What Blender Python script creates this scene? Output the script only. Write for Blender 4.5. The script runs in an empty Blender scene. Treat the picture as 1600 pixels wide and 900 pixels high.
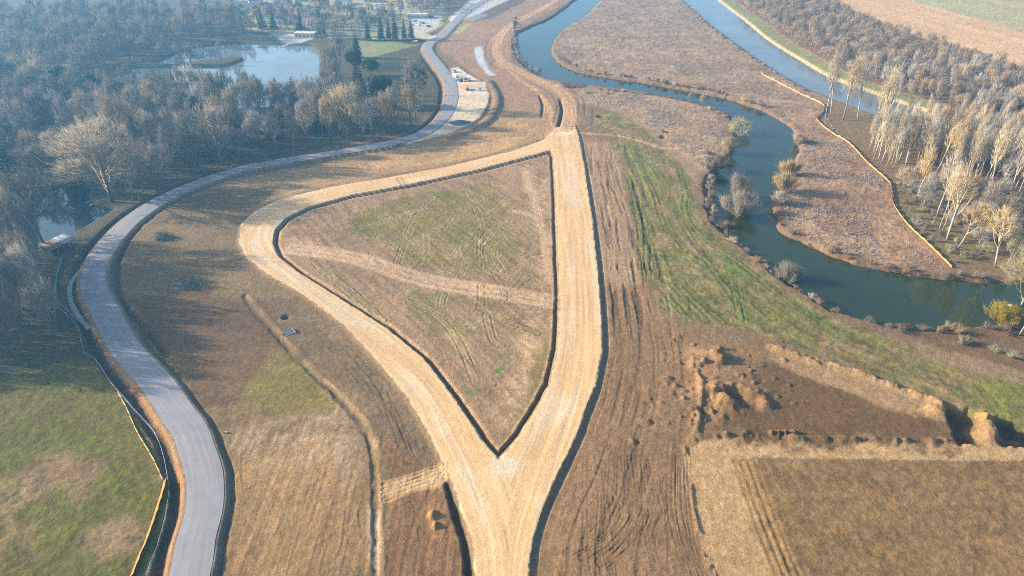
import bpy, math, random
import numpy as np

# ------------------------------------------------------------------ camera, sky, sun, exposure
CAM_H, PITCH, FPX = 110.0, math.radians(31.0), 1066.0     # metres, below horizontal, focal length in px of a 1600 wide frame
SUN_EL, SUN_AZ = 21.0, 172.0        # azimuth of the sun direction, degrees from +x counter-clockwise (the sun is on the left)
scene = bpy.context.scene
col = scene.collection
cam_d = bpy.data.cameras.new('camera')
cam = bpy.data.objects.new('camera', cam_d)
col.objects.link(cam)
cam.location = (0, 0, CAM_H)
cam.rotation_euler = (math.pi / 2 - PITCH, 0, 0)
cam_d.sensor_width = 36.0
cam_d.lens = 36.0 * FPX / 1600.0
cam_d.clip_start = 1.0
cam_d.clip_end = 9000.0
scene.camera = cam

world = bpy.data.worlds.new('World')
scene.world = world
world.use_nodes = True
wn = world.node_tree
sky = wn.nodes.new('ShaderNodeTexSky')
sky.sky_type = 'NISHITA'
sky.sun_disc = False
sky.sun_elevation = math.radians(SUN_EL)
sky.sun_rotation = math.radians(90.0 - SUN_AZ)
sky.altitude = 50
sky.air_density = 1.0
sky.dust_density = 3.0
sky.ozone_density = 2.5
bg = wn.nodes['Background']
bg.inputs['Strength'].default_value = 0.12
wn.links.new(sky.outputs['Color'], bg.inputs['Color'])

sun_d = bpy.data.lights.new('sun', 'SUN')
sun_d.energy = 4.2
sun_d.angle = math.radians(0.53)
sun_d.color = (1.0, 0.905, 0.80)
sun = bpy.data.objects.new('sun', sun_d)
col.objects.link(sun)
_el, _az = math.radians(SUN_EL), math.radians(SUN_AZ)
from mathutils import Vector, Matrix
_dir = Vector((math.cos(_el) * math.cos(_az), math.cos(_el) * math.sin(_az), math.sin(_el)))
sun.rotation_euler = _dir.to_track_quat('Z', 'Y').to_euler()
sun.location = (-200, 0, 300)

vs = scene.view_settings
vs.view_transform = 'Standard'
vs.look = 'None'
vs.exposure = 1.50
vs.gamma = 1.0
vs.use_curve_mapping = False
scene.render.engine = 'CYCLES'
cy = scene.cycles
cy.max_bounces = 6
cy.diffuse_bounces = 2
cy.glossy_bounces = 2
cy.transmission_bounces = 2
cy.transparent_max_bounces = 4
cy.volume_bounces = 0
cy.use_denoising = False
cy.use_adaptive_sampling = False
cy.filter_width = 1.0
cy.caustics_reflective = False
cy.caustics_refractive = False

HAZE_DENSITY = 0.00031
HAZE_COLOR = (0.22, 0.62, 1.0)
HAZE_ANISO = 0.3

# ------------------------------------------------------------------ helpers
SP, CP = math.sin(PITCH), math.cos(PITCH)
rng = np.random.default_rng(11)
random.seed(5)


def P(px, py, z=0.0):
    """a point of the photograph's 1600x900 frame -> the ground point (metres) it shows, at height z"""
    u = (px - 800.0) / FPX
    v = (py - 450.0) / FPX
    t = (CAM_H - z) / (SP + v * CP)
    return np.array([t * u, t * (CP - v * SP)])


def PL(pts, z=0.0):
    return np.array([P(a, b, z) for a, b in pts])


def to_px(x, y, z=0.0):
    h = CAM_H - z
    zc = y * CP + h * SP
    return 800 + FPX * x / zc, 450 + FPX * (h * CP - y * SP) / zc


def height_for(px, py, top):
    """height of an upright thing standing at (px,py) whose top shows at row `top`"""
    y = P(px, py)[1]
    v = (top - 450.0) / FPX
    # h' = CAM_H - z ; (h'*CP - y*SP) = v*(y*CP + h'*SP)
    hp = (y * SP + v * y * CP) / (CP - v * SP)
    return CAM_H - hp


def lin(r, g, b):
    return np.array([((c / 255.0 + 0.055) / 1.055) ** 2.4 if c > 10 else c / 255.0 / 12.92 for c in (r, g, b)])


ALB = 0.72


def A(r, g, b):
    return lin(r, g, b) * ALB * np.array([1.0, 0.97, 0.88])


def smooth(e0, e1, x):
    t = np.clip((x - e0) / (e1 - e0), 0, 1)
    return t * t * (3 - 2 * t)


def _hash(ix, iy, seed):
    with np.errstate(over='ignore'):
        h = (ix.astype(np.int64) * 374761393 + iy.astype(np.int64) * 668265263 + seed * 1274126177) & 0xffffffff
        h = ((h ^ (h >> 13)) * 1274126177) & 0xffffffff
        h = h ^ (h >> 16)
    return (h & 0xffffff).astype(np.float32) / 16777215.0


def vnoise(x, y, seed=0):
    ix, iy = np.floor(x), np.floor(y)
    fx, fy = x - ix, y - iy
    fx = fx * fx * (3 - 2 * fx)
    fy = fy * fy * (3 - 2 * fy)
    ix = ix.astype(np.int64)
    iy = iy.astype(np.int64)
    a, b = _hash(ix, iy, seed), _hash(ix + 1, iy, seed)
    c, d = _hash(ix, iy + 1, seed), _hash(ix + 1, iy + 1, seed)
    return (a * (1 - fx) + b * fx) * (1 - fy) + (c * (1 - fx) + d * fx) * fy


def fbm(x, y, scale, octaves=4, seed=0, gain=0.5):
    s, a, n = 0.0, 1.0, 0.0
    x, y = x / scale, y / scale
    for o in range(octaves):
        s = s + a * (vnoise(x, y, seed + o * 17) - 0.5)
        n += a
        a *= gain
        x, y = x * 2.03 + 3.1, y * 2.03 + 1.7
    return s / n * 2.0          # about -1..1


def catmull(pts, n=8, closed=False):
    pts = np.asarray(pts, float)
    m = len(pts)
    out = []
    rng_i = range(m if closed else m - 1)
    for i in rng_i:
        if closed:
            p0, p1, p2, p3 = pts[(i - 1) % m], pts[i], pts[(i + 1) % m], pts[(i + 2) % m]
        else:
            p0, p1, p2, p3 = pts[max(i - 1, 0)], pts[i], pts[i + 1], pts[min(i + 2, m - 1)]
        for k in range(n):
            t = k / n
            out.append(0.5 * (2 * p1 + (p2 - p0) * t + (2 * p0 - 5 * p1 + 4 * p2 - p3) * t * t + (3 * p1 - p0 - 3 * p2 + p3) * t ** 3))
    if not closed:
        out.append(pts[-1])
    return np.array(out)


FAR = 1e4


def line_field(X, Y, pts, reach=40.0):
    """distance, signed side (+ on the right when walking along) and arc length to a polyline"""
    dist = np.full(X.shape, FAR, np.float32)
    side = np.zeros(X.shape, np.float32)
    arc = np.zeros(X.shape, np.float32)
    mn, mx = pts.min(0) - reach, pts.max(0) + reach
    idx = np.nonzero((X > mn[0]) & (X < mx[0]) & (Y > mn[1]) & (Y < mx[1]))[0]
    if len(idx) == 0:
        return dist, side, arc
    x, y = X[idx], Y[idx]
    bd = np.full(x.shape, FAR ** 2, np.float32)
    bs = np.zeros(x.shape, np.float32)
    ba = np.zeros(x.shape, np.float32)
    s0 = 0.0
    for a, b in zip(pts[:-1], pts[1:]):
        d = b - a
        L = float(np.hypot(*d))
        if L < 1e-6:
            continue
        t = np.clip(((x - a[0]) * d[0] + (y - a[1]) * d[1]) / (L * L), 0, 1)
        qx, qy = x - a[0] - t * d[0], y - a[1] - t * d[1]
        dd = qx * qx + qy * qy
        m = dd < bd
        bd = np.where(m, dd, bd)
        bs = np.where(m, np.sign(d[1] * qx - d[0] * qy), bs)
        ba = np.where(m, s0 + t * L, ba)
        s0 += L
    dist[idx] = np.sqrt(bd)
    side[idx] = bs
    arc[idx] = ba
    return dist, side, arc


def poly_sd(X, Y, pts, reach=30.0):
    """signed distance to a closed polygon, negative inside"""
    pts = np.asarray(pts)
    dist = np.full(X.shape, FAR, np.float32)
    mn, mx = pts.min(0) - reach, pts.max(0) + reach
    idx = np.nonzero((X > mn[0]) & (X < mx[0]) & (Y > mn[1]) & (Y < mx[1]))[0]
    if len(idx) == 0:
        return dist
    x, y = X[idx], Y[idx]
    bd = np.full(x.shape, FAR ** 2, np.float32)
    inside = np.zeros(x.shape, bool)
    q = np.roll(pts, -1, axis=0)
    for a, b in zip(pts, q):
        d = b - a
        L2 = float(d @ d)
        if L2 < 1e-9:
            continue
        t = np.clip(((x - a[0]) * d[0] + (y - a[1]) * d[1]) / L2, 0, 1)
        qx, qy = x - a[0] - t * d[0], y - a[1] - t * d[1]
        bd = np.minimum(bd, qx * qx + qy * qy)
        if a[1] != b[1]:
            c = ((a[1] > y) != (b[1] > y)) & (x < (b[0] - a[0]) * (y - a[1]) / (b[1] - a[1]) + a[0])
            inside ^= c
    r = np.sqrt(bd)
    dist[idx] = np.where(inside, -r, r)
    return dist


# ---- outlines read off the photograph (frame points), turned into metres
LAKE = catmull(PL([(243, 95), (272, 83), (300, 74), (335, 68), (370, 66), (420, 67), (465, 69), (492, 72), (497, 100), (491, 138), (470, 158), (420, 166), (340, 166), (275, 151), (215, 147), (192, 128), (196, 106), (222, 98)]), 4, True)
SPIT = catmull(PL([(150, 100), (200, 92), (240, 96), (268, 98), (300, 95), (335, 90), (366, 86), (380, 90), (362, 99), (335, 103), (290, 103), (262, 104), (200, 104), (160, 112)]), 4, True)
POND = catmull(PL([(62, 300), (100, 286), (128, 300), (150, 318), (172, 324), (160, 334), (128, 352), (100, 372), (66, 388), (45, 372), (42, 330)]), 4, True)
POND2 = catmull(PL([(6, 178), (24, 176), (32, 196), (26, 208), (14, 206)]), 4, True)
RIVER = catmull(PL([(940, -30), (900, 0), (862, 27), (817, 47), (806, 64), (809, 86), (822, 102), (842, 114), (870, 123), (925, 131), (1000, 140), (1050, 150), (1100, 162), (1137, 174), (1153, 200), (1150, 226), (1135, 254), (1111, 276), (1108, 312), (1113, 337), (1138, 365), (1167, 386), (1196, 409), (1217, 429), (1253, 452), (1300, 480), (1342, 493), (1382, 503), (1432, 510), (1482, 508), (1540, 500), (1575, 488), (1650, 470), (1760, 470), (1760, 440), (1650, 440), (1556, 438), (1477, 433), (1425, 427), (1362, 415), (1312, 400), (1253, 375), (1219, 357), (1212, 339), (1207, 316), (1222, 285), (1238, 252), (1247, 228), (1240, 203), (1205, 177), (1150, 157), (1112, 147), (1050, 136), (1000, 127), (950, 120), (900, 110), (873, 97), (861, 79), (866, 62), (884, 40), (910, 27), (938, 0), (975, -30)]), 4, True)
CANAL = catmull(PL([(1040, -30), (1070, 0), (1100, 27), (1138, 57), (1200, 100), (1250, 130), (1297, 150), (1362, 175), (1440, 205), (1530, 245), (1600, 225), (1500, 190), (1390, 152), (1300, 120), (1250, 92), (1200, 61), (1162, 30), (1122, 0), (1085, -30)]), 4, True)

ROAD_PX = [(262, 1010), (297, 905), (307, 850), (320, 800), (321, 750), (310, 710), (297, 675), (279, 650), (244, 600), (199, 550), (173, 505), (158, 475), (147, 450), (150, 420), (160, 400), (178, 375), (206, 347), (248, 318), (300, 293), (350, 275), (400, 262), (500, 245), (560, 235), (610, 226), (655, 213), (685, 194), (701, 172), (706, 150), (702, 127), (684, 102), (668, 80), (673, 68), (690, 58), (707, 40), (722, 24), (745, 8), (775, -8)]
ROAD = catmull(PL(ROAD_PX), 6)
DIRT_OUT = [(768, 1010), (745, 905), (738, 850), (722, 800), (701, 742), (670, 678), (640, 628), (600, 577), (540, 512), (480, 466), (420, 431), (386, 406), (374, 380), (378, 352), (400, 331), (440, 312), (520, 293), (600, 280), (700, 262), (800, 238), (848, 221), (868, 205), (880, 196), (898, 198), (905, 215), (913, 262), (925, 340), (935, 430), (940, 500), (941, 550), (930, 605), (910, 655), (904, 675), (875, 737), (850, 790), (832, 845), (825, 905), (812, 1010)]
DIRT_IN = [(779, 722), (752, 690), (712, 628), (662, 563), (602, 513), (532, 469), (462, 425), (434, 402), (426, 382), (429, 361), (446, 343), (482, 325), (552, 306), (650, 288), (750, 266), (845, 241), (862, 236), (866, 246), (869, 300), (873, 400), (876, 470), (873, 545), (860, 602), (835, 648), (812, 684)]
d_out = PL(DIRT_OUT)
d_in = PL(DIRT_IN)
YARD = PL([(706, 108), (716, 106), (732, 117), (757, 131), (764, 150), (761, 166), (749, 185), (735, 196), (700, 211), (640, 226), (625, 226), (660, 208), (690, 186), (703, 165), (708, 140)])
TOPYARD = PL([(699, 30), (735, 0), (755, -25), (840, -25), (797, -1), (770, 11), (748, 22), (727, 29), (712, 40)])

# ------------------------------------------------------------------ the ground sheet: one grid, finer near the camera
rows = np.concatenate([np.arange(1090, 915, -4.0), np.arange(915, -24, -1.75), np.arange(-24, -160, -4.0)])
cols_ = np.concatenate([np.arange(-2600, -600, 100.0), np.arange(-600, -30, 12.0), np.arange(-30, 1631, 1.75), np.arange(1632, 2200, 12.0), np.arange(2200, 4201, 100.0)])
v_ = (rows - 450) / FPX
t_ = CAM_H / (SP + v_ * CP)
gy = t_ * (CP - v_ * SP)
NR, NC = len(rows), len(cols_)
X = (t_[:, None] * ((cols_[None, :] - 800) / FPX)).ravel()
Y = np.repeat(gy, NC)
PX = np.tile(cols_, NR)
PY = np.repeat(rows, NC)

n_big = fbm(X, Y, 60, 3, 1)
n_mid = fbm(X, Y, 14, 4, 2)
n_sm = fbm(X, Y, 3.5, 3, 3)
n_fine = fbm(X, Y, 1.2, 2, 4)
n_w = fbm(X, Y, 9, 3, 5)

Z = 0.35 * n_big + 0.08 * n_mid
C = np.empty((len(X), 3), np.float32)
C[:] = A(138, 112, 84)


def blend(mask, color, k=1.0):
    m = (np.clip(mask, 0, 1) * k)[:, None].astype(np.float32)
    C[:] = C * (1 - m) + np.asarray(color, np.float32)[None, :] * m


def zone(pxpts, color, soft=2.0, warp=2.0, k=1.0, mottle=None, msize=None):
    sd = poly_sd(X, Y, PL(pxpts)) + warp * (n_w + 0.55 * n_sm + 0.4 * n_fine)
    soft = soft * 0.55
    m = smooth(soft, -soft, sd)
    if mottle is not None:
        m = m * smooth(-mottle * 0.6, mottle * 0.6, (msize if msize is not None else n_mid) + 0.5 * n_sm + 0.35 * n_fine)
    blend(m, color, k)
    return sd


def scale_col(mask, f):
    C[:] = C * (1 + (np.asarray(f, np.float32) - 1) * np.clip(mask, 0, 1)[:, None])


# ---- broad zones
zone([(-700, 420), (-700, -60), (640, -60), (700, 30), (660, 70), (685, 100), (690, 160), (640, 208), (500, 232), (380, 256), (280, 290), (200, 330), (140, 390), (100, 440), (120, 520), (150, 565), (60, 590), (-700, 640)], A(98, 88, 62), 3, 3)
zone([(-700, 420), (-700, -60), (640, -60), (700, 30), (660, 70), (685, 100), (690, 160), (640, 208), (500, 232), (380, 256), (280, 290), (200, 330), (140, 390), (100, 440), (120, 520), (150, 565), (60, 590), (-700, 640)], A(80, 76, 48), 3, 3, 0.8, 0.4)
# village grounds and lawns
zone([(360, -40), (660, -40), (700, 0), (690, 40), (650, 62), (500, 60), (440, 60), (380, 40)], A(165, 156, 124), 4, 4)
zone([(560, 64), (620, 66), (655, 70), (600, 84), (565, 96)], A(142, 144, 92), 2, 2)
zone([(575, 8), (610, 6), (625, 14), (600, 22), (578, 20)], A(190, 180, 130), 2, 1)
zone([(640, 30), (690, 24), (684, 44), (660, 52), (640, 50)], A(196, 186, 178), 2, 0.5)
zone([(640, 52), (655, 50), (690, 58), (684, 66), (660, 62)], A(200, 186, 165), 1.5, 0.5)
zone([(432, 58), (470, 50), (492, 60), (470, 67), (440, 66)], A(196, 196, 190), 1.5, 0.5)
zone([(380, 44), (470, 40), (475, 46), (400, 50)], A(205, 180, 130), 1.5, 0.5)
# top construction land, brown pink with haul tracks
zone([(680, 66), (700, 42), (740, 20), (800, -5), (850, -40), (920, -40), (885, 4), (830, 34), (800, 60), (800, 96), (850, 122), (960, 138), (905, 160), (905, 205), (860, 214), (770, 195), (765, 140), (720, 100), (690, 80)], A(166, 130, 100), 3, 2)
zone([(706, 52), (730, 36), (738, 38), (716, 54)], A(170, 170, 105), 1, 0.5)
zone([(762, 8), (800, -10), (860, -35), (840, -8), (800, 12), (764, 30), (742, 34)], A(120, 100, 82), 2, 1)
# tan ground between the asphalt road and the left branch
zone([(300, 315), (400, 275), (520, 252), (650, 222), (745, 196), (770, 180), (800, 170), (870, 180), (866, 208), (800, 236), (700, 258), (520, 290), (440, 308), (400, 326)], A(178, 142, 100), 3, 3)
zone([(520, 265), (640, 240), (740, 215), (800, 190), (840, 200), (800, 232), (700, 254), (560, 275)], A(200, 160, 112), 4, 3, 0.9, 0.7)
# dark earth field on the left
LEFTF = [(190, 400), (250, 330), (340, 296), (440, 290), (395, 325), (370, 370), (378, 410), (420, 440), (480, 474), (540, 522), (600, 590), (650, 668), (690, 735), (725, 830), (735, 905), (320, 905), (352, 800), (352, 740), (310, 650), (240, 550), (205, 500), (186, 450)]
zone(LEFTF, A(136, 112, 78), 2, 2)
zone([(200, 470), (330, 450), (420, 480), (470, 560), (440, 600), (350, 640), (310, 640), (240, 550)], A(116, 90, 64), 5, 5, 0.9)
zone([(330, 720), (480, 690), (590, 700), (602, 905), (318, 905), (350, 800)], A(160, 127, 86), 5, 4)
zone([(360, 690), (400, 655), (470, 640), (535, 640), (568, 690), (585, 760), (480, 720), (400, 740)], A(178, 150, 120), 6, 5, 0.75, 0.9, fbm(X * 0.9, Y * 0.07, 1.0, 3, 196) + 0.25)
zone([(575, 790), (597, 800), (597, 905), (575, 905)], A(196, 172, 150), 1.2, 1.5, 0.9)
zone([(428, 548), (450, 552), (480, 580), (524, 634), (500, 640), (430, 652), (372, 640), (390, 600)], A(138, 120, 66), 4.5, 1.6)
zone([(400, 585), (470, 580), (500, 620), (440, 640), (385, 630)], A(120, 110, 54), 3, 2, 0.7, 0.5)
zone([(430, 470), (520, 530), (600, 610), (660, 700), (610, 690), (560, 620), (500, 570), (440, 510)], A(128, 106, 82), 3, 3, 0.8)
zone([(600, 690), (690, 735), (730, 905), (602, 905)], A(140, 106, 74), 2, 2)
zone([(598, 756), (640, 742), (690, 724), (703, 748), (690, 764), (640, 772), (600, 792)], A(206, 166, 118), 1.2, 1)
zone([(660, 790), (680, 770), (694, 800), (690, 845), (668, 840)], A(170, 130, 85), 1.5, 1.5, 0.8)
# triangle inside the junction
zone(DIRT_IN, A(160, 130, 98), 1, 0.4)
zone([(550, 345), (600, 318), (660, 302), (760, 282), (790, 320), (815, 380), (822, 424), (740, 424), (660, 412), (600, 385), (560, 362)], A(136, 120, 66), 4, 4, 0.6)
zone([(550, 345), (600, 318), (660, 302), (760, 282), (790, 320), (815, 380), (822, 424), (740, 424), (660, 412), (600, 385), (560, 362)], A(122, 114, 54), 4, 4, 0.85, 0.5, fbm((X + 0.7 * Y) * 0.6, (Y - 0.7 * X) * 0.12, 3, 3, 41))
zone([(640, 450), (720, 462), (820, 480), (822, 520), (760, 530), (690, 520), (640, 490)], A(130, 120, 70), 3, 3, 0.9, 0.8)
zone([(770, 545), (800, 535), (808, 560), (786, 588), (762, 588)], A(88, 118, 44), 1.5, 2.5, 0.9, 0.7, n_sm)
zone([(722, 600), (742, 598), (748, 618), (734, 628)], A(92, 120, 48), 1.2, 1.5, 0.9, 0.8, n_sm)
zone([(848, 500), (866, 500), (856, 580), (830, 640), (800, 670), (812, 620)], A(138, 122, 66), 1.5, 2, 0.8)
zone([(815, 262), (860, 250), (866, 470), (850, 560), (800, 670), (782, 690), (765, 650), (800, 580), (830, 480), (838, 400)], A(200, 164, 126), 3, 3, 0.85, 1.2)
zone([(432, 362), (480, 330), (560, 312), (540, 345), (520, 380), (560, 400), (460, 398), (440, 395)], A(184, 150, 112), 2, 3, 0.8, 0.8)
# right of the right branch
RIGHTF = [(905, 205), (965, 212), (985, 330), (1005, 430), (1040, 500), (1110, 540), (1200, 545), (1210, 545), (1480, 640), (1500, 692), (1140, 684), (1085, 690), (1072, 720), (1112, 905), (825, 905), (850, 790), (880, 730), (910, 655), (941, 550), (935, 430), (918, 300)]
zone(RIGHTF, A(148, 116, 82), 2, 2)
zone([(915, 225), (962, 218), (985, 330), (1000, 440), (955, 450), (940, 420), (925, 320)], A(168, 138, 106), 3, 3, 0.9)
zone([(950, 440), (1040, 500), (1200, 540), (1300, 590), (1250, 620), (1100, 610), (960, 600)], A(144, 114, 80), 3, 4, 0.8)
GRASSR = [(935, 168), (990, 185), (1030, 222), (1062, 255), (1085, 300), (1110, 346), (1160, 392), (1215, 440), (1300, 492), (1400, 532), (1470, 560), (1530, 590), (1640, 620), (1640, 690), (1560, 662), (1480, 630), (1400, 600), (1300, 562), (1220, 536), (1120, 512), (1040, 490), (1008, 430), (988, 330), (970, 240), (945, 212), (930, 190)]
zone(GRASSR, A(130, 122, 66), 3, 4, 0.9)
zone(GRASSR, A(150, 126, 90), 3, 4, 0.6, 0.5)
zone(GRASSR, A(140, 112, 82), 3, 4, 0.7, 0.5, fbm(X, Y, 5, 3, 47) - 0.3)
zone([(965, 225), (990, 225), (1030, 270), (1048, 330), (1060, 372), (1035, 350), (1010, 300), (985, 270)], A(128, 130, 66), 2, 2.5, 0.8, 0.6)
zone([(1130, 400), (1160, 420), (1250, 480), (1320, 510), (1420, 545), (1480, 575), (1460, 590), (1380, 560), (1290, 540), (1180, 515), (1140, 470)], A(118, 120, 56), 2.5, 4, 0.85, 0.9)
zone([(1490, 590), (1560, 585), (1640, 612), (1640, 660), (1560, 648), (1490, 615)], A(118, 120, 54), 2.5, 3, 0.9, 0.9)
zone([(1130, 400), (1160, 420), (1175, 500), (1150, 505), (1130, 470)], A(110, 126, 54), 2, 2, 0.8, 0.8)
zone([(1430, 535), (1500, 548), (1640, 590), (1640, 612), (1500, 575), (1440, 560)], A(150, 126, 96), 2, 2, 0.9)
# pads, lower right
zone([(1070, 722), (1084, 690), (1130, 682), (1500, 692), (1640, 697), (1640, 722), (1175, 715), (1240, 905), (1112, 905)], A(192, 157, 112), 0.8, 1.2)
zone([(1150, 716), (1640, 722), (1640, 920), (1236, 920), (1190, 800)], A(142, 113, 74), 1.0, 1.5)
zone([(1146, 718), (1182, 718), (1258, 910), (1212, 910)], A(176, 138, 90), 1.2, 1.0, 0.9)
zone([(1200, 560), (1340, 590), (1470, 640), (1480, 690), (1340, 690), (1190, 680), (1110, 675), (1150, 620)], A(116, 90, 60), 6, 6)
zone([(1205, 540), (1300, 570), (1478, 632), (1488, 660), (1400, 640), (1290, 600), (1200, 560)], A(168, 136, 98), 1.5, 2.5)
zone([(1020, 535), (1060, 532), (1130, 560), (1120, 640), (1090, 640), (1060, 580)], A(176, 134, 92), 3, 3, 0.8, 0.8)
# meadow bottom left
MEAD = [(-400, 620), (0, 590), (100, 566), (150, 566), (190, 620), (225, 675), (250, 740), (262, 780), (245, 850), (225, 915), (-400, 915)]
zone(MEAD, A(118, 104, 46), 2, 1.5)
zone(MEAD, A(100, 98, 34), 2, 1.5, 0.85, 0.5)
zone([(-60, 760), (50, 735), (100, 770), (70, 830), (-60, 900)], A(150, 122, 86), 8, 7, 0.75, 0.5, fbm((X + Y) * 0.4, (Y - X) * 0.1, 2.0, 3, 301))
zone([(30, 720), (110, 700), (140, 740), (60, 770)], A(140, 112, 80), 5, 5, 0.85, 0.6)
zone([(150, 830), (215, 800), (210, 860), (150, 880)], A(152, 124, 92), 4, 4, 0.85, 0.6)
# scrub peninsulas
zone([(950, -40), (1050, -40), (1070, 0), (1140, 60), (1210, 110), (1295, 152), (1290, 200), (1240, 200), (1150, 155), (1000, 125), (900, 107), (866, 75), (890, 40), (930, 10)], A(162, 134, 106), 2, 2)
zone([(900, 136), (1000, 145), (1100, 166), (1148, 195), (1140, 235), (1105, 275), (1090, 290), (1040, 228), (990, 188), (940, 168), (900, 160)], A(162, 134, 104), 2, 2)
zone([(1230, 195), (1290, 170), (1330, 225), (1392, 288), (1396, 318), (1417, 350), (1490, 420), (1480, 433), (1300, 396), (1215, 355), (1215, 320), (1245, 240)], A(158, 126, 98), 2, 2)
# wood floor right
zone([(1289, 165), (1400, 180), (1900, 320), (1900, 470), (1600, 440), (1492, 422), (1450, 382), (1417, 350), (1396, 318), (1392, 288), (1327, 225), (1300, 208), (1277, 187)], A(136, 112, 80), 2, 2)
zone([(1396, 290), (1440, 300), (1560, 380), (1560, 430), (1492, 420), (1417, 350)], A(122, 112, 68), 3, 3, 0.7, 0.6)
zone([(1500, 505), (1600, 490), (1800, 490), (1800, 580), (1600, 580), (1480, 545), (1420, 520)], A(122, 98, 68), 2, 2, 0.9)
# the far bank of the canal and the fields beyond
zone([(1122, -20), (1165, 30), (1205, 60), (1300, 118), (1390, 150), (1900, 330), (1900, 130), (1600, 100), (1430, 55), (1330, 18), (1255, -20)], A(140, 114, 92), 2, 2)
zone([(1235, -40), (1360, -40), (1600, 50), (1900, 130), (1900, 185), (1600, 104), (1440, 60), (1340, 20), (1250, -20)], A(222, 178, 128), 2, 2)
zone([(1345, -22), (1900, -60), (1900, 125), (1600, 50), (1500, 22)], A(186, 172, 120), 2, 1)
zone([(1420, -30), (1900, -70), (1900, 40), (1600, 14)], A(202, 176, 128), 5, 3, 0.8, 0.6)

# streaks of the far field run along its long side
fdir = P(1600, 75) - P(1340, -5)
fdir = fdir / np.hypot(*fdir)
fa, fc = X * fdir[0] + Y * fdir[1], -X * fdir[1] + Y * fdir[0]
ff = fbm(fa * 0.03, fc * 0.5, 1.8, 3, 60)
m_field = (PY < 110) & (PX > 1200) & (C[:, 0] > 0.3)
C *= (1 + 0.16 * ff * m_field)[:, None]

# ---- water hollows
sd_river = poly_sd(X, Y, RIVER)
sd_canal = poly_sd(X, Y, CANAL)
sd_lake = poly_sd(X, Y, LAKE)
sd_spit = poly_sd(X, Y, SPIT)
sd_lake = np.maximum(sd_lake, -sd_spit)
sd_pond = np.minimum(poly_sd(X, Y, POND), poly_sd(X, Y, POND2))
WATER_Z = -1.35
for sd, wide, dep, wob in ((sd_river, 2.2, 3.0, 1.6), (sd_canal, 2.2, 2.6, 0.25), (sd_lake, 1.6, 2.6, 0.8), (sd_pond, 1.6, 2.6, 0.8)):
    s = sd + wob * (0.7 * n_sm + 0.5 * n_w) - 0.4
    Z = Z * smooth(0, 6, s) - dep * smooth(wide, -wide, s)
sd_water = np.minimum(np.minimum(sd_river, sd_canal), np.minimum(sd_lake, sd_pond))
# bank vegetation band along the river, wet dark edge
bank = smooth(6.5, 1.0, sd_river + 2.5 * n_w) * smooth(-3, 0, sd_river)
blend(bank, A(124, 98, 78), 0.6)
blend(smooth(0.2, -1.0, sd_water), A(52, 48, 34), 1.0)
# canal: pale towpath on the far bank and a grass verge beyond it
cr = catmull(PL([(1085, -30), (1122, 0), (1162, 30), (1200, 61), (1250, 92), (1300, 120), (1390, 152), (1500, 190)]), 6)
dC, sC, _ = line_field(X, Y, cr)
blend(smooth(1.4, 0.9, np.abs(dC - 1.5)) * (sd_canal > -0.5), A(214, 186, 146), 0.9)
blend(smooth(5.5, 4.5, np.abs(dC - 7.5)) * (sd_canal > 0) * (dC > 2.2), A(150, 152, 92), 0.85)
blend(smooth(2.5, 1.5, np.abs(dC - 15 + 3 * n_w)) * (sd_canal > 0), A(190, 160, 120), 0.6)
cl = catmull(PL([(1070, 0), (1100, 27), (1138, 57), (1200, 100), (1250, 130), (1297, 150), (1362, 175)]), 6)
dC2, _, _ = line_field(X, Y, cl)
blend(smooth(2.2, 1.4, np.abs(dC2 - 1.2)) * (sd_canal > -1), A(176, 142, 96), 0.8)
blend(smooth(5, 2, np.abs(dC2 - 5.0 + 2 * n_w)) * (sd_canal > 1), A(148, 122, 92), 0.5)

# ---- scrub texture: dry tufts, purple brown and straw
scrub = smooth(2, -2, np.minimum(np.minimum(
    poly_sd(X, Y, PL([(950, -40), (1050, -40), (1070, 0), (1140, 60), (1205, 108), (1290, 160), (1290, 200), (1240, 200), (1150, 155), (1000, 125), (900, 107), (866, 75), (890, 40), (930, 10)])),
    poly_sd(X, Y, PL([(905, 138), (1000, 145), (1100, 166), (1148, 195), (1140, 235), (1110, 270), (1096, 262), (1040, 222), (990, 180), (940, 160)]))),
    poly_sd(X, Y, PL([(1230, 195), (1285, 170), (1325, 225), (1390, 288), (1394, 318), (1415, 350), (1486, 420), (1478, 433), (1300, 396), (1215, 355), (1215, 320), (1245, 240)])))) * (sd_water > 0.5)
lie = fbm(X * 0.35 + 0.4 * n_w, Y * 1.0 + X * 0.3, 4.0, 4, 66)
Z += scrub * (0.12 * np.maximum(n_sm, -0.2) + 0.10 * n_fine + 0.3 * np.abs(n_mid) + 0.15 * lie)
C *= (1 + scrub * (0.16 * n_sm + 0.16 * n_fine + 0.2 * n_mid + 0.3 * lie))[:, None]
tuft = scrub * smooth(0.25, 0.55, fbm(X, Y, 7, 3, 71))
blend(tuft, A(120, 96, 80), 0.5)
blend(scrub * smooth(0.3, 0.6, fbm(X, Y * 0.5, 10, 3, 72)), A(194, 160, 122), 0.5)
darkpit = scrub * smooth(0.55, 0.75, fbm(X, Y, 9, 3, 78))
blend(darkpit, A(84, 66, 56), 0.7)
Z -= 0.5 * darkpit

# ---- the dirt road: a raised bed with a ditch inside the triangle and one on its right
sd_o = poly_sd(X, Y, d_out)
sd_i = poly_sd(X, Y, d_in)
sd_dirt = np.maximum(sd_o, -sd_i) + 0.30 * n_sm + 0.25 * n_fine + 0.2 * n_mid
d_inner_line = np.abs(sd_i)
bed = smooth(1.3, -0.2, sd_dirt)
flat = smooth(9, 2, sd_dirt)
Z = Z * (1 - 0.8 * flat * (sd_water > 8)) + 0.6 * bed
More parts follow.
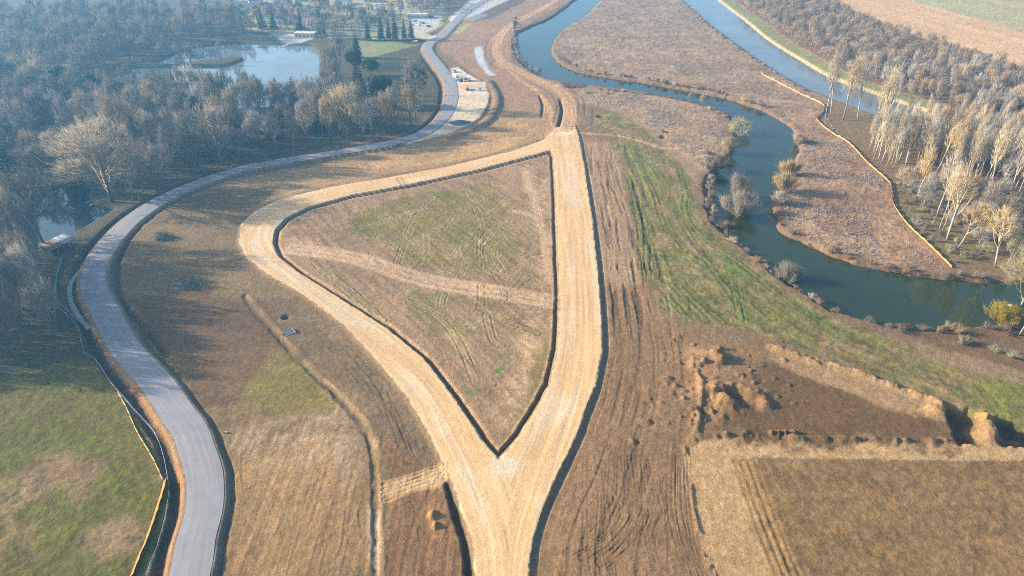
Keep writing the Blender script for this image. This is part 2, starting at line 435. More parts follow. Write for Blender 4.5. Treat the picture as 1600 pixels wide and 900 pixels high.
# inner ditch lies just inside the triangle
din = -sd_i
ditch_i = smooth(0.75, 0.2, np.abs(din - 1.2 + 0.25 * n_sm + 0.06 * n_fine)) * (din > 0)
Z -= (0.8 + 0.3 * n_mid) * ditch_i
blend(smooth(0.6, 0.2, np.abs(din - 2.3 + 0.3 * n_sm)) * (din > 0), A(204, 164, 120), 0.8)
blend(ditch_i, A(112, 84, 60), 0.7)
# right ditch
r_edge = catmull(PL([(907, 212), (914, 262), (926, 340), (936, 430), (941, 500), (942, 550), (931, 605), (911, 655), (905, 675), (876, 737), (851, 790), (833, 845), (829, 880)]), 6)
dR, sR, aR = line_field(X, Y, r_edge, 60)
outR = (sd_o > 0)
tR = smooth(25, 70, aR)
w_r = 0.6 + 0.25 * tR + 0.15 * n_mid
ditch_r = smooth(1.0, 0.15, np.abs(dR - w_r - 0.1 * n_sm) / w_r) * outR
Z -= (0.3 + 0.22 * tR + 0.22 * n_mid) * ditch_r
blend(ditch_r, A(150, 140, 126), 0.75)
# short ditch left of the mouth
l_d = catmull(PL([(699, 758), (712, 800), (727, 850), (733, 905)]), 6)
dL, sL, aL = line_field(X, Y, l_d)
dl = smooth(1.0, 0.2, np.abs(dL + 0.35 * n_sm) / 1.2) * (sd_o > 0)
Z -= 1.2 * dl
blend(dl, A(84, 64, 46), 0.8)
# ditch left over beside the track north of the junction
for pl, wdt, dep in (([(875, 156), (878, 170), (876, 185), (872, 198)], 1.2, 1.5), ([(843, 150), (848, 165), (846, 182)], 0.9, 0.8)):
    dd, _, _ = line_field(X, Y, catmull(PL(pl), 5))
    m = smooth(1.0, 0.3, dd / wdt)
    Z -= dep * m
    blend(m, A(90, 66, 50), 0.7)

# dirt road colour: sand, worn wheel lines along the road
mid_l = catmull(PL([(780, 905), (768, 830), (740, 750), (712, 690), (670, 610), (600, 545), (520, 488), (445, 430), (405, 400), (398, 375), (408, 350), (440, 330), (520, 307), (600, 292), (700, 273), (800, 250), (862, 226)]), 8)
mid_r = catmull(PL([(812, 905), (822, 840), (845, 760), (870, 690), (895, 620), (908, 550), (908, 480), (904, 400), (897, 320), (888, 240), (884, 205)]), 8)
d1, s1, a1 = line_field(X, Y, mid_l, 25)
d2, s2, a2 = line_field(X, Y, mid_r, 25)
upz = smooth(24, 14, d1) * (sd_o > 0.5) * (PY < 345) * smooth(7, 10, line_field(X, Y, ROAD, 40)[0])
C *= (1 + upz * 0.30 * fbm(d1 * 0.8 + 0.6 * n_w, a1 * 0.03, 1.0, 3, 205))[:, None]
use1 = (d1 < d2) | (PX < 760)
off = np.where(use1, d1 * s1, d2 * s2)
arc = np.where(use1, a1, a2 + 500)
road_m = smooth(0.25, -0.25, sd_dirt)
blend(road_m, A(222, 182, 134), 1.0)
st1 = fbm(off * 1.1, arc * 0.035, 1.0, 3, 80)
st2 = fbm(off * 0.35, arc * 0.02, 1.0, 3, 81)
st3 = fbm(off * 3.0, arc * 0.08, 1.0, 2, 82)
blend(road_m * smooth(0.0, 0.5, st2 + 0.6 * n_mid), A(222, 196, 164), 0.75)
C *= (1 + road_m * (0.26 * st1 + 0.14 * st3 + 0.06 * n_mid + 0.04 * n_fine))[:, None]
blend(road_m * smooth(0.35, 0.6, st1 + 0.2 * n_sm), A(196, 150, 100), 0.45)
# pale stone edge of the road
edge = smooth(0.55, 0.1, np.abs(sd_dirt + 0.35)) * smooth(-0.3, 0.3, n_sm + 0.35)
blend(edge, A(226, 196, 152), 0.7)
blend(smooth(5, 1, np.hypot(X - P(782, 732)[0], Y - P(782, 732)[1]) + n_w * 2) * road_m, A(220, 204, 178), 0.7)
blend(smooth(6, 1, np.hypot(X - P(884, 210)[0], Y - P(884, 210)[1]) + n_w * 2) * road_m, A(226, 206, 180), 0.7)
Z += road_m * 0.05 * st1

# ---- asphalt road: raised bed, ditches both sides, stony shoulder
dA, sA, aA = line_field(X, Y, ROAD, 40)
near = smooth(9, 4, dA)
Z = Z * (1 - near) + 0.0 * near
Z += 0.7 * smooth(5.4, 4.0, dA)
HALF = 3.65
sh = smooth(5.2, 4.6, dA + 0.4 * n_sm)
blend(sh, A(172, 138, 102), 0.9)
# left ditch (the photographed road's left = walking from the bottom, left is side -)
lw = np.where(aA < 200, 1.0, 0.75)
dlft = smooth(1.0, 0.25, np.abs(dA - 6.3 + 0.2 * n_sm) / 1.7) * (sA < 0) * (aA < 520)
Z -= 1.1 * dlft * lw
blend(dlft, A(62, 54, 42), 0.75)
drgt = smooth(1.0, 0.25, np.abs(dA - 5.0 + 0.3 * n_sm) / 0.9) * (sA > 0) * (aA < 330)
Z -= 0.4 * drgt
blend(drgt, A(96, 86, 68), 0.7)
grey_sh = smooth(1.0, 0.4, np.abs(dA - 4.3)) * (sA > 0) * (aA < 150)
blend(grey_sh, A(128, 124, 118), 0.6)
# deeper field ditch right of the bend, as photographed
fd = catmull(PL([(262, 318), (228, 345), (200, 375), (186, 405), (183, 440), (190, 470), (215, 500), (235, 525), (262, 555)]), 6)
dd, _, _ = line_field(X, Y, fd)
m = smooth(1.0, 0.2, np.abs(dd + 0.4 * n_sm) / 1.5) * (dA > 5.0)
Z -= 0.8 * m
blend(m, A(74, 66, 50), 0.7)
# verges: reddish weeds on the left shoulder
blend(smooth(0.8, 0.3, np.abs(dA - 4.9 + 0.3 * n_sm)) * (sA < 0) * smooth(-0.2, 0.3, n_sm) * (aA < 330), A(176, 124, 74), 0.75)

# ---- gravel yards beside the asphalt
sd_y = poly_sd(X, Y, YARD) + 0.5 * n_sm
my = smooth(0.8, -0.8, sd_y) * (dA > HALF - 0.4)
Z = Z * (1 - smooth(4, 0, sd_y)) + 0.62 * smooth(2.2, 0.0, sd_y)
blend(my, A(218, 196, 166), 1.0)
blend(my * smooth(0.0, 0.4, fbm(X * 0.2, Y, 5, 3, 90)), A(196, 180, 160), 0.7)
blend(my * smooth(3.0, 0.5, np.abs(dA - 6.5)) * (PY < 135), A(224, 180, 120), 0.5)
sd_ty = poly_sd(X, Y, TOPYARD) + 0.5 * n_sm
blend(smooth(1, -1, sd_ty), A(208, 200, 190), 0.95)
blend(smooth(1.2, -1.2, poly_sd(X, Y, PL([(728, 30), (748, 21), (765, 23), (742, 32)]))), A(150, 150, 158), 0.9)
# berm around the yard
yb = catmull(PL([(764, 128), (776, 150), (775, 170), (762, 190), (735, 205), (700, 218)]), 6)
dd, _, _ = line_field(X, Y, yb)
m = smooth(1.0, 0.1, np.abs(dd + 0.3 * n_sm) / 4.0)
Z += 1.3 * m
blend(m, A(132, 110, 88), 0.8)
# grey strip of standing water / concrete further up
zone([(741, 74), (752, 73), (757, 92), (764, 106), (774, 117), (762, 118), (750, 104), (744, 90)], A(196, 198, 204), 0.8, 1.2)

# ---- ruts and wheel tracks: (points, gauge, width, depth, tint, strength)
def ruts(px, gauge=1.9, w=0.5, dep=0.16, tint=None, k=0.6, spline=True, pale=None):
    line = catmull(PL(px), 6) if spline else PL(px)
    d, s, a = line_field(X, Y, line, 8)
    d = d + 0.12 * n_sm
    m = smooth(w, w * 0.35, np.abs(d - gauge / 2))
    ridge = smooth(w * 1.2, 0.1, np.abs(np.abs(d - gauge / 2) - w * 1.15))
    global Z
    fade = smooth(-0.5, 0.15, fbm(X, Y, 7, 3, 33 + len(px) + int(px[0][0]) % 50))
    Z = Z + fade * (0.6 * dep * ridge - 1.0 * dep * m)
    if tint is not None:
        blend(m * fade, tint, k)
    if pale is not None:
        blend(ridge * fade, pale, 0.6)


DK, PALE, GRN = A(104, 82, 58), A(196, 160, 118), A(108, 122, 54)
for t in ([(985, 225), (1022, 300), (1034, 340), (1060, 385), (1110, 420), (1150, 450), (1210, 500)],
          [(1062, 262), (1072, 300), (1070, 325), (1080, 350), (1110, 380), (1160, 415), (1230, 470), (1300, 512)],
          [(1122, 395), (1140, 425), (1150, 460), (1158, 500)],
          [(1000, 240), (1040, 285), (1062, 340), (1100, 400), (1150, 470)],
          [(1012, 420), (1050, 470), (1080, 502)], [(1024, 418), (1066, 462), (1104, 502)], [(1030, 400), (1080, 455), (1130, 505)],
          [(1000, 300), (1010, 360), (1012, 420)], [(985, 280), (1000, 350), (1003, 420)]):
    ruts(t, 2.0, 0.45, 0.13, DK, 0.55, pale=GRN)
for t in ([(620, 410), (650, 340), (690, 300)], [(612, 392), (640, 330)], [(622, 392), (700, 350), (770, 300)], [(660, 410), (720, 330), (780, 290)],
          [(560, 355), (640, 320)], [(590, 370), (680, 310)], [(700, 415), (760, 340), (800, 300)], [(730, 300), (750, 350), (748, 420)],
          [(720, 290), (760, 340), (800, 390), (850, 400)], [(755, 420), (752, 380), (775, 350), (800, 350), (825, 380)], [(770, 430), (745, 395), (765, 360), (800, 345), (840, 370)],
          [(785, 425), (770, 395), (790, 372), (830, 375)], [(745, 285), (790, 320), (850, 360)], [(760, 280), (800, 310), (860, 345)],
          [(700, 445), (690, 480), (720, 510), (750, 480), (752, 445)], [(705, 500), (740, 495), (790, 500), (840, 520)], [(712, 520), (735, 560), (770, 600)], [(760, 490), (770, 530), (785, 540)],
          [(640, 470), (690, 500), (720, 540), (745, 600)], [(480, 395), (500, 420), (560, 470)], [(460, 400), (520, 430), (600, 500)]):
    ruts(t, 2.1, 0.38, 0.14, A(96, 78, 52), 0.7, pale=A(180, 160, 112))
rt = np.random.default_rng(2024)
for k in range(26):
    cx0, cy0 = rt.uniform(590, 830), rt.uniform(300, 560)
    if k > 16:
        cx0, cy0 = rt.uniform(690, 830), rt.uniform(320, 520)
    an, ln, bend = rt.uniform(0.3, 1.3) if rt.random() < 0.6 else rt.uniform(1.6, 2.8), rt.uniform(30, 85), rt.uniform(-14, 14)
    dx, dy = math.cos(an) * ln, -math.sin(an) * ln * 0.55
    ruts([(cx0 - dx, cy0 - dy), (cx0 + bend * 0.6, cy0 + bend * 0.35), (cx0 + dx, cy0 + dy)], 2.0, 0.34, 0.10, A(100, 82, 56) if k % 3 else A(200, 170, 130), 0.5, pale=A(166, 146, 100))
tri = smooth(-3, -6, sd_i)
tst = fbm((X + 0.7 * Y) * 0.9, (Y - 0.7 * X) * 0.06, 1.0, 3, 121)
C *= (1 + tri * 0.36 * tst)[:, None]
Z += tri * 0.10 * tst
gst = smooth(1, -2, poly_sd(X, Y, PL(GRASSR)))
dd2, ss2, aa2 = line_field(X, Y, catmull(PL([(985, 225), (1022, 300), (1040, 345), (1075, 395), (1130, 440), (1210, 500), (1320, 560), (1480, 620)]), 6), 60)
gs = fbm(dd2 * ss2 * 0.9, aa2 * 0.05, 1.0, 3, 122)
C *= (1 + gst * 0.36 * gs)[:, None]
Z += gst * 0.09 * gs
for w in (0, 3.0, -3.2):
    base = PL([(450, 388), (520, 396), (580, 410), (640, 430), (700, 444), (780, 456), (862, 470)])
    base = base + np.array([0.2 * w, w * 0.9])
    d, s, a = line_field(X, Y, catmull(base, 6), 8)
    blend(smooth(1.7, 0.7, d + 0.5 * n_sm), A(212, 176, 138), 0.8)
for t in ([(800, 330), (835, 340), (862, 380)], [(820, 270), (840, 330), (860, 440)]):
    d, s, a = line_field(X, Y, catmull(PL(t), 6), 8)
    blend(smooth(2.0, 0.8, d + 0.5 * n_sm), A(208, 172, 134), 0.7)
# haul tracks at the top
for t, w in (([(884, 205), (892, 180), (886, 155), (868, 138), (840, 124), (806, 108), (782, 92), (776, 74), (784, 52), (806, 34), (845, 14), (900, -20)], 4.2),
             ([(868, 208), (862, 185), (856, 160), (840, 142), (815, 126), (790, 106), (776, 98)], 2.4)):
    ln = catmull(PL(t), 8)
    d, s, a = line_field(X, Y, ln, 14)
    blend(smooth(w, w - 1.2, d + 0.6 * n_sm), A(204, 160, 118), 0.85)
    lane = fbm(d * s * 1.3, a * 0.03, 1, 3, 44)
    C *= (1 + (smooth(w + 3, w, d) * 0.22 + 0.2 * smooth(13, 6, d)) * lane)[:, None]
    Z += smooth(w + 3, w, d) * 0.12 * lane
for o in (-9, -6, 6.5, 10, 14, 18):
    ln = catmull(PL([(884, 190), (886, 160), (868, 140), (840, 126), (806, 110), (784, 94), (778, 74), (788, 52), (810, 34), (850, 12), (900, -20)]), 8)
    d, s, a = line_field(X, Y, ln, 24)
    m = smooth(1.0, 0.3, np.abs(d * s - o + 0.8 * n_w))
    fade = smooth(-0.1, 0.3, fbm(X, Y, 30, 2, 50 + int(o)))
    blend(m * fade, A(116, 88, 68), 0.6)
    Z -= 0.18 * m * fade
# the plank-coloured track from the junction to the river spur
d, s, a = line_field(X, Y, catmull(PL([(905, 208), (940, 210), (970, 213), (1005, 222), (1040, 232), (1090, 228)]), 6), 8)
blend(smooth(1.6, 0.8, d + 0.4 * n_sm), A(206, 164, 122), 0.8)

# streaked earth right of the right branch: furrows following the road
dR2 = dR * sR
fm = smooth(30, 18, dR + 5 * n_mid) * smooth(2.0, 3.2, dR) * outR * (0.45 + 0.55 * smooth(185, 150, aR)) * (sd_water > 6)
fur = fbm(dR2 * 1.5 + 1.2 * n_w, aR * 0.05, 1.0, 3, 91)
fur2 = smooth(0.22, 0.42, fbm(dR2 * 1.0 + 1.0 * n_mid, aR * 0.045, 1.0, 2, 92))
Z += fm * (0.12 * fur - 0.22 * fur2)
C *= (1 + fm * (0.26 * fur - 0.34 * fur2))[:, None]
blend(fm * smooth(0.3, 0.6, fur) * smooth(-0.2, 0.3, n_mid), A(186, 152, 120), 0.45)
# curved ruts at the bottom centre
for k in range(9):
    o, j1, j2 = random.uniform(-6, 50), random.uniform(-4, 4), random.uniform(-8, 8)
    ruts([(965 + o, 715 + j2), (966 + o * 1.2 + j1, 770), (960 + o * 1.4 + j2, 810), (936 + o * 1.5 + j1, 842 + j2), (895 + o * 1.5, 868 + o * 0.4)], random.uniform(0.5, 2.0), 0.22, 0.06, A(110, 86, 60), 0.4)
for k in range(12):
    o, j1, j2 = random.uniform(-120, 60), random.uniform(-6, 6), random.uniform(0, 60)
    ruts([(1032 + o + j1, 690 + j2), (1034 + o, 790), (1044 + o * 1.1 + j1, 860), (1058 + o * 1.15, 905)], random.uniform(0.4, 2.0), 0.22, 0.06, A(112, 88, 60), 0.45)
d, s, a = line_field(X, Y, catmull(PL([(1070, 700), (1078, 760), (1092, 830), (1116, 905)]), 6), 8)
m = smooth(1.0, 0.2, d + 0.9 * n_sm) * smooth(-0.25, 0.1, n_sm)
Z += 0.35 * m
blend(smooth(1.6, 0.6, np.abs(d - 1.0 + 0.9 * n_sm)) * (s > 0) * smooth(-0.1, 0.4, n_mid), A(198, 172, 146), 0.6)
# worn double track on the lower pad
for o in (0, 12, 24):
    ruts([(1152 + o, 722), (1176 + o, 790), (1200 + o, 850), (1222 + o, 905)], 1.4, 0.5, 0.05, A(134, 106, 70), 0.4)
# lower pad surface: tracked rows
rowm = smooth(1, -1, poly_sd(X, Y, PL([(1175, 716), (1640, 722), (1640, 920), (1240, 920)])))
trk = fbm(X * 0.12 + 0.3 * n_w, Y * 0.9, 1.6, 3, 95)
C *= (1 + rowm * (0.16 * trk + 0.10 * n_fine + 0.10 * n_mid))[:, None]
Z += rowm * (0.04 * trk + 0.05 * n_fine)
# bottom left field: streaks towards the viewer
lm = smooth(2, -2, poly_sd(X, Y, PL(LEFTF)))
stl = fbm(X * 1.5 + 0.3 * n_w, Y * 0.06, 1.0, 3, 96)
stl2 = fbm(X * 0.25, Y * 0.04, 1.0, 3, 97)
gate = smooth(640, 720, PY)
C *= (1 + lm * gate * (0.22 * stl + 0.14 * stl2))[:, None]
Z += lm * gate * 0.08 * stl
gate2 = (1 - gate) * lm
stc = fbm(X * 0.08, Y * 0.7, 1.3, 3, 98)
C *= (1 + gate2 * (0.16 * stc + 0.18 * n_mid))[:, None]
# bank line with rubble between the left field and the branch
bl = catmull(PL([(388, 462), (410, 490), (440, 522), (470, 555), (505, 590), (540, 622), (570, 655), (588, 690), (593, 730), (596, 780), (598, 905)]), 6)
d, s, a = line_field(X, Y, bl, 8)
pal = smooth(0.9, 0.2, d + 0.5 * n_sm + 0.4 * n_w + 0.3 * n_fine) * smooth(-0.55, 0.1, n_mid)
blend(pal, A(188, 150, 106), 0.75)
Z += 0.14 * pal
dk = smooth(0.9, 0.2, np.abs(d * s - 1.5 + 0.7 * n_sm + 0.5 * n_w))
blend(dk * smooth(-0.3, 0.2, n_mid), A(92, 82, 66), 0.7)
Z -= (0.3 + 0.3 * n_sm) * dk
for t in ([(600, 610), (612, 650), (630, 700)], [(560, 560), (600, 640), (640, 720)], [(640, 790), (650, 850), (655, 905)], [(645, 690), (655, 715)], [(500, 520), (560, 590), (600, 640)], [(530, 530), (590, 600), (640, 690)]):
    ruts(t, 1.6, 0.35, 0.06, A(104, 82, 60), 0.4)
for t in ([(470, 775), (466, 800)], [(544, 770), (535, 850)], [(560, 800), (566, 840)], [(380, 700), (378, 740), (385, 800), (384, 850)]):
    ruts(t, 0.2, 0.25, 0.06, A(118, 92, 62), 0.4)
# crossing ruts
for o in (0, 8, 16, 24):
    ruts([(600, 758 + o), (640, 748 + o * 0.8), (692, 728 + o * 0.9)], 0.8, 0.3, 0.12, A(146, 108, 70), 0.5, pale=A(222, 184, 136))

# ---- heaps, mounds, pits in the earthworks on the right
def mound(px, py, r, h, tint=None, k=0.6, ax=1.0, rough=0.35, sharp=1.0):
    global Z
    c = P(px, py)
    q = np.hypot((X - c[0]) / ax, Y - c[1]) / (r * 1.15)
    q = q * (1 + rough * 0.5 * n_sm + rough * 0.4 * n_w)
    m = smooth(1.0, 0.0, q) ** sharp
    Z = Z + h * m * (0.72 + 0.2 * rid + 0.18 * rid2 + 0.15 * n_fine)
    if tint is not None:
        blend(smooth(1.1, 0.5, q), tint, k)


def ridge(px, w, h, tint=None, k=0.6, jag=0.5):
    global Z
    d, s, a = line_field(X, Y, catmull(PL(px), 6), 12)
    m = smooth(1.0, 0.1, (d + 0.8 * n_sm + 0.7 * n_w + 0.3 * n_fine) / w)
    Z = Z + h * m * np.clip(0.6 + 1.2 * jag * n_w + jag * n_sm + 0.5 * rid, 0, 2)
    if tint is not None:
        blend(smooth(1.2, 0.5, (d + 0.4 * n_sm) / w), tint, k)


SAND = A(148, 118, 86)
rid = 1 - 2 * np.abs(fbm(X, Y, 2.6, 3, 131))
rid2 = 1 - 2 * np.abs(fbm(X, Y, 6.0, 3, 137))
mound(1106, 558, 5.5, 1.7, SAND, 0.6, 1.4, 0.5)
mound(1122, 560, 2.6, 1.4, SAND, 0.5)
mound(1115, 612, 5.6, 1.4, A(170, 132, 88), 0.6, 1.2)
mound(1178, 618, 4.4, 1.6, A(166, 128, 84), 0.5)
mound(1140, 632, 4.2, 1.6, A(160, 122, 80), 0.5)
mound(1196, 632, 2.2, 1.6, A(164, 126, 82), 0.5)
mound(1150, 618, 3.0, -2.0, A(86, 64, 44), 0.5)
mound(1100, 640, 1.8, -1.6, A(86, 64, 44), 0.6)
ridge([(1090, 580), (1096, 620), (1092, 660), (1082, 690)], 1.6, 0.5, SAND, 0.5, 0.8)
ridge([(1205, 543), (1260, 560), (1320, 578), (1400, 605), (1476, 634)], 1.7, 1.3, A(164, 132, 94), 0.5, 0.7)
ridge([(1094, 682), (1150, 679), (1230, 684), (1320, 686), (1420, 688), (1510, 690), (1640, 694)], 1.3, 0.5, A(116, 90, 60), 0.5, 0.8)
for i in range(34):
    bx = random.uniform(1100, 1510)
    mound(bx, 681 + (bx - 1105) * 0.024 + random.uniform(-3, 3), random.uniform(0.4, 1.5), random.uniform(0.1, 0.7), None, 0, random.uniform(0.7, 2.0), 0.7)
for bx in (1205, 1216, 1226, 1240):
    mound(bx, 676, 1.0, 1.5, A(130, 98, 64), 0.6, 0.6)
for i in range(260):
    bx, by = random.gauss(1118, 48), random.gauss(602, 34)
    mound(bx, by, random.uniform(0.4, 1.6), random.uniform(-0.4, 0.8), None, 0, random.uniform(0.6, 1.6), 0.8)
# the cutting at the right edge
for poly, dep in (([(1476, 634), (1512, 638), (1530, 650), (1536, 690), (1500, 692), (1490, 664)], 2.8), ([(1545, 645), (1562, 650), (1640, 676), (1640, 698), (1562, 692), (1556, 668)], 2.8)):
    sdp = poly_sd(X, Y, PL(poly)) + 0.7 * n_sm
    m = smooth(1.3, -1.3, sdp + 0.5 * n_fine)
    Z -= dep * m
    blend(smooth(0.3, -0.8, sdp), A(92, 72, 50), 0.8)
mound(1547, 672, 4.0, 2.0, A(160, 128, 86), 0.8)
mound(1546, 652, 2.4, 1.6, A(190, 148, 92), 0.7)
mound(1462, 640, 3.2, 1.2, A(176, 140, 96), 0.7)
mound(1594, 684, 2.0, 1.6, A(140, 110, 72), 0.7)
# little hollows and dark holes up by the junction
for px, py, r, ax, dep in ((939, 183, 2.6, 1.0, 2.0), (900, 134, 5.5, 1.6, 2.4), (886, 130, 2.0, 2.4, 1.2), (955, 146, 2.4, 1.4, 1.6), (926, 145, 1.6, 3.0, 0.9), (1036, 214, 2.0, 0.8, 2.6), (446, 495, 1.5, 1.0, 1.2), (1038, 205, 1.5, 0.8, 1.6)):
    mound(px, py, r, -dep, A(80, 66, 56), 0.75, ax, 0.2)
mound(876, 134, 3.0, 1.4, A(206, 170, 130), 0.7, 1.6)
mound(676, 806, 1.6, 1.0, A(176, 130, 80), 0.6, 0.7)
mound(680, 822, 1.2, 0.8, A(176, 130, 80), 0.6, 0.7)

# ---- grass relief and earth clods everywhere
gm = smooth(2, -2, np.minimum(poly_sd(X, Y, PL(MEAD)), poly_sd(X, Y, PL(GRASSR))))
Z += gm * (0.12 * n_fine + 0.14 * n_sm)
C *= (1 + gm * (0.34 * n_fine + 0.30 * n_sm + 0.12 * n_mid))[:, None]
soft = (1 - road_m) * (1 - gm) * (sd_water > 0) * smooth(3.9, 5.2, dA)
Z += soft * (0.07 * n_fine + 0.05 * n_sm)
C *= (1 + soft * (0.18 * n_fine + 0.10 * n_sm + 0.12 * n_mid))[:, None]
C *= (1 + 0.05 * n_big)[:, None]
np.clip(C, 0.012, 0.8, out=C)


def ground_z(x, y):
    """height of the ground sheet at a point, read back from the grid"""
    px, py = to_px(x, y)
    ri = int(np.argmin(np.abs(rows - py)))
    ci = int(np.argmin(np.abs(cols_ - px)))
    return float(Z[ri * NC + ci])


# ------------------------------------------------------------------ materials
def new_mat(name):
    m = bpy.data.materials.new(name)
    m.use_nodes = True
    return m, m.node_tree, m.node_tree.nodes['Principled BSDF']


def node(nt, kind, **kw):
    n = nt.nodes.new(kind)
    for k, v in kw.items():
        if k in n.inputs:
            n.inputs[k].default_value = v
        else:
            setattr(n, k, v)
    return n


def noise_fac(nt, scale, detail=4.0, stretch=None, lo=0.3, hi=0.7, frm=0.8, to=1.2, rough=0.6, coord='Object'):
    tc = node(nt, 'ShaderNodeTexCoord')
    src = tc.outputs[coord]
    if stretch:
        mp = node(nt, 'ShaderNodeMapping')
        mp.inputs['Scale'].default_value = stretch
        nt.links.new(src, mp.inputs['Vector'])
        src = mp.outputs['Vector']
    n = node(nt, 'ShaderNodeTexNoise', Scale=scale, Detail=detail, Roughness=rough)
    nt.links.new(src, n.inputs['Vector'])
    r = node(nt, 'ShaderNodeMapRange')
    r.inputs['From Min'].default_value = lo
    r.inputs['From Max'].default_value = hi
    r.inputs['To Min'].default_value = frm
    r.inputs['To Max'].default_value = to
    nt.links.new(n.outputs['Fac'], r.inputs['Value'])
    return r.outputs['Result'], n.outputs['Fac']


def times(nt, color_socket, fac):
    mx = node(nt, 'ShaderNodeVectorMath', operation='SCALE')
    nt.links.new(color_socket, mx.inputs[0])
    nt.links.new(fac, mx.inputs['Scale'])
    return mx.outputs['Vector']


def ground_material(name, bump=0.25, var=(0.78, 1.22), rough=0.95):
    m, nt, b = new_mat(name)
    at = node(nt, 'ShaderNodeAttribute', attribute_name='soil')
    f1, n1 = noise_fac(nt, 0.9, 7, None, 0.37, 0.63, var[0], var[1], 0.8)
    f2, n2 = noise_fac(nt, 2.6, 4, None, 0.36, 0.64, 1 - (1 - var[0]) * 0.8, 1 + (var[1] - 1) * 0.8, 0.7)
    f3, n3 = noise_fac(nt, 0.22, 5, None, 0.3, 0.7, 1 - (1 - var[0]) * 0.5, 1 + (var[1] - 1) * 0.5, 0.7)
    c = times(nt, times(nt, times(nt, at.outputs['Color'], f1), f2), f3)
    nt.links.new(c, b.inputs['Base Color'])
    b.inputs['Roughness'].default_value = rough
    b.inputs['Specular IOR Level'].default_value = 0.15
    bp = node(nt, 'ShaderNodeBump', Strength=1.0, Distance=bump)
    nt.links.new(n1, bp.inputs['Height'])
    nt.links.new(bp.outputs['Normal'], b.inputs['Normal'])
    return m


def simple_mat(name, rgb, rough=0.7, scale=3.0, var=(0.85, 1.15), metallic=0.0, stretch=None, spec=0.3):
    m, nt, b = new_mat(name)
    cc = node(nt, 'ShaderNodeRGB')
    cc.outputs[0].default_value = (*rgb, 1)
    f, n = noise_fac(nt, scale, 4, stretch, 0.3, 0.7, var[0], var[1])
    nt.links.new(times(nt, cc.outputs[0], f), b.inputs['Base Color'])
    b.inputs['Roughness'].default_value = rough
    b.inputs['Metallic'].default_value = metallic
    b.inputs['Specular IOR Level'].default_value = spec
    return m


def water_material(name, rgb, ripple=0.04, scale=0.6, rough=0.06):
    m, nt, b = new_mat(name)
    cc = node(nt, 'ShaderNodeRGB')
    cc.outputs[0].default_value = (*rgb, 1)
    f, n = noise_fac(nt, 0.03, 3, None, 0.3, 0.7, 0.8, 1.2)
    nt.links.new(times(nt, cc.outputs[0], f), b.inputs['Base Color'])
    b.inputs['Roughness'].default_value = rough
    b.inputs['IOR'].default_value = 1.33
    b.inputs['Specular IOR Level'].default_value = 0.5
    f2, n2 = noise_fac(nt, scale, 3, (1.0, 0.5, 1.0))
    bp = node(nt, 'ShaderNodeBump', Strength=1.0, Distance=ripple)
    nt.links.new(n2, bp.inputs['Height'])
    nt.links.new(bp.outputs['Normal'], b.inputs['Normal'])
    return m


def tree_mat(name, rgb, rough=0.9, vary=0.25):
    """bark, twigs or needles; every tree is a shade of its own"""
    m, nt, b = new_mat(name)
    cc = node(nt, 'ShaderNodeRGB')
    cc.outputs[0].default_value = (*rgb, 1)
    oi = node(nt, 'ShaderNodeObjectInfo')
    mr = node(nt, 'ShaderNodeMapRange')
    mr.inputs['To Min'].default_value = 1 - vary
    mr.inputs['To Max'].default_value = 1 + vary
    nt.links.new(oi.outputs['Random'], mr.inputs['Value'])
    f, n = noise_fac(nt, 0.5, 3, None, 0.3, 0.7, 0.75, 1.25)
    c = times(nt, times(nt, cc.outputs[0], f), mr.outputs['Result'])
    hs = node(nt, 'ShaderNodeHueSaturation')
    m2 = node(nt, 'ShaderNodeMath', operation='MULTIPLY')
    m2.inputs[1].default_value = 7.31
    nt.links.new(oi.outputs['Random'], m2.inputs[0])
    m3 = node(nt, 'ShaderNodeMath', operation='FRACT')
    nt.links.new(m2.outputs[0], m3.inputs[0])
    m4 = node(nt, 'ShaderNodeMapRange')
    m4.inputs['To Min'].default_value = 0.6
    m4.inputs['To Max'].default_value = 1.3
    nt.links.new(m3.outputs[0], m4.inputs['Value'])
    nt.links.new(m4.outputs['Result'], hs.inputs['Saturation'])
    nt.links.new(c, hs.inputs['Color'])
    nt.links.new(hs.outputs['Color'], b.inputs['Base Color'])
    b.inputs['Roughness'].default_value = rough
    b.inputs['Specular IOR Level'].default_value = 0.1
    return m


# ------------------------------------------------------------------ mesh helpers
def tag(o, label=None, cat=None, group=None, kind=None):
    if label: o['label'] = label
    if cat: o['category'] = cat
    if group: o['group'] = group
    if kind: o['kind'] = kind
    return o


def empty(name, loc, label=None, cat=None, group=None, rz=0.0):
    o = bpy.data.objects.new(name, None)
    o.empty_display_size = 0.5
    col.objects.link(o)
    o.location = loc
    o.rotation_euler = (0, 0, rz)
    return tag(o, label, cat, group)


def mesh_from_arrays(name, V, F, mat, colors=None, smooth_shade=False):
    me = bpy.data.meshes.new(name)
    V = np.asarray(V, np.float32)
    F = np.asarray(F, np.int32)
    k = F.shape[1]
    me.vertices.add(len(V))
    me.vertices.foreach_set('co', V.ravel())
    me.loops.add(F.size)
    me.loops.foreach_set('vertex_index', F.ravel())
    me.polygons.add(len(F))
    me.polygons.foreach_set('loop_start', np.arange(0, F.size, k, dtype=np.int32))
    me.update(calc_edges=True)
    if colors is not None:
        ca = me.attributes.new('soil', 'FLOAT_COLOR', 'POINT')
        ca.data.foreach_set('color', np.concatenate([colors, np.ones((len(colors), 1), np.float32)], 1).astype(np.float32).ravel())
    if smooth_shade:
        me.polygons.foreach_set('use_smooth', np.ones(len(F), bool))
    me.materials.append(mat)
    return me


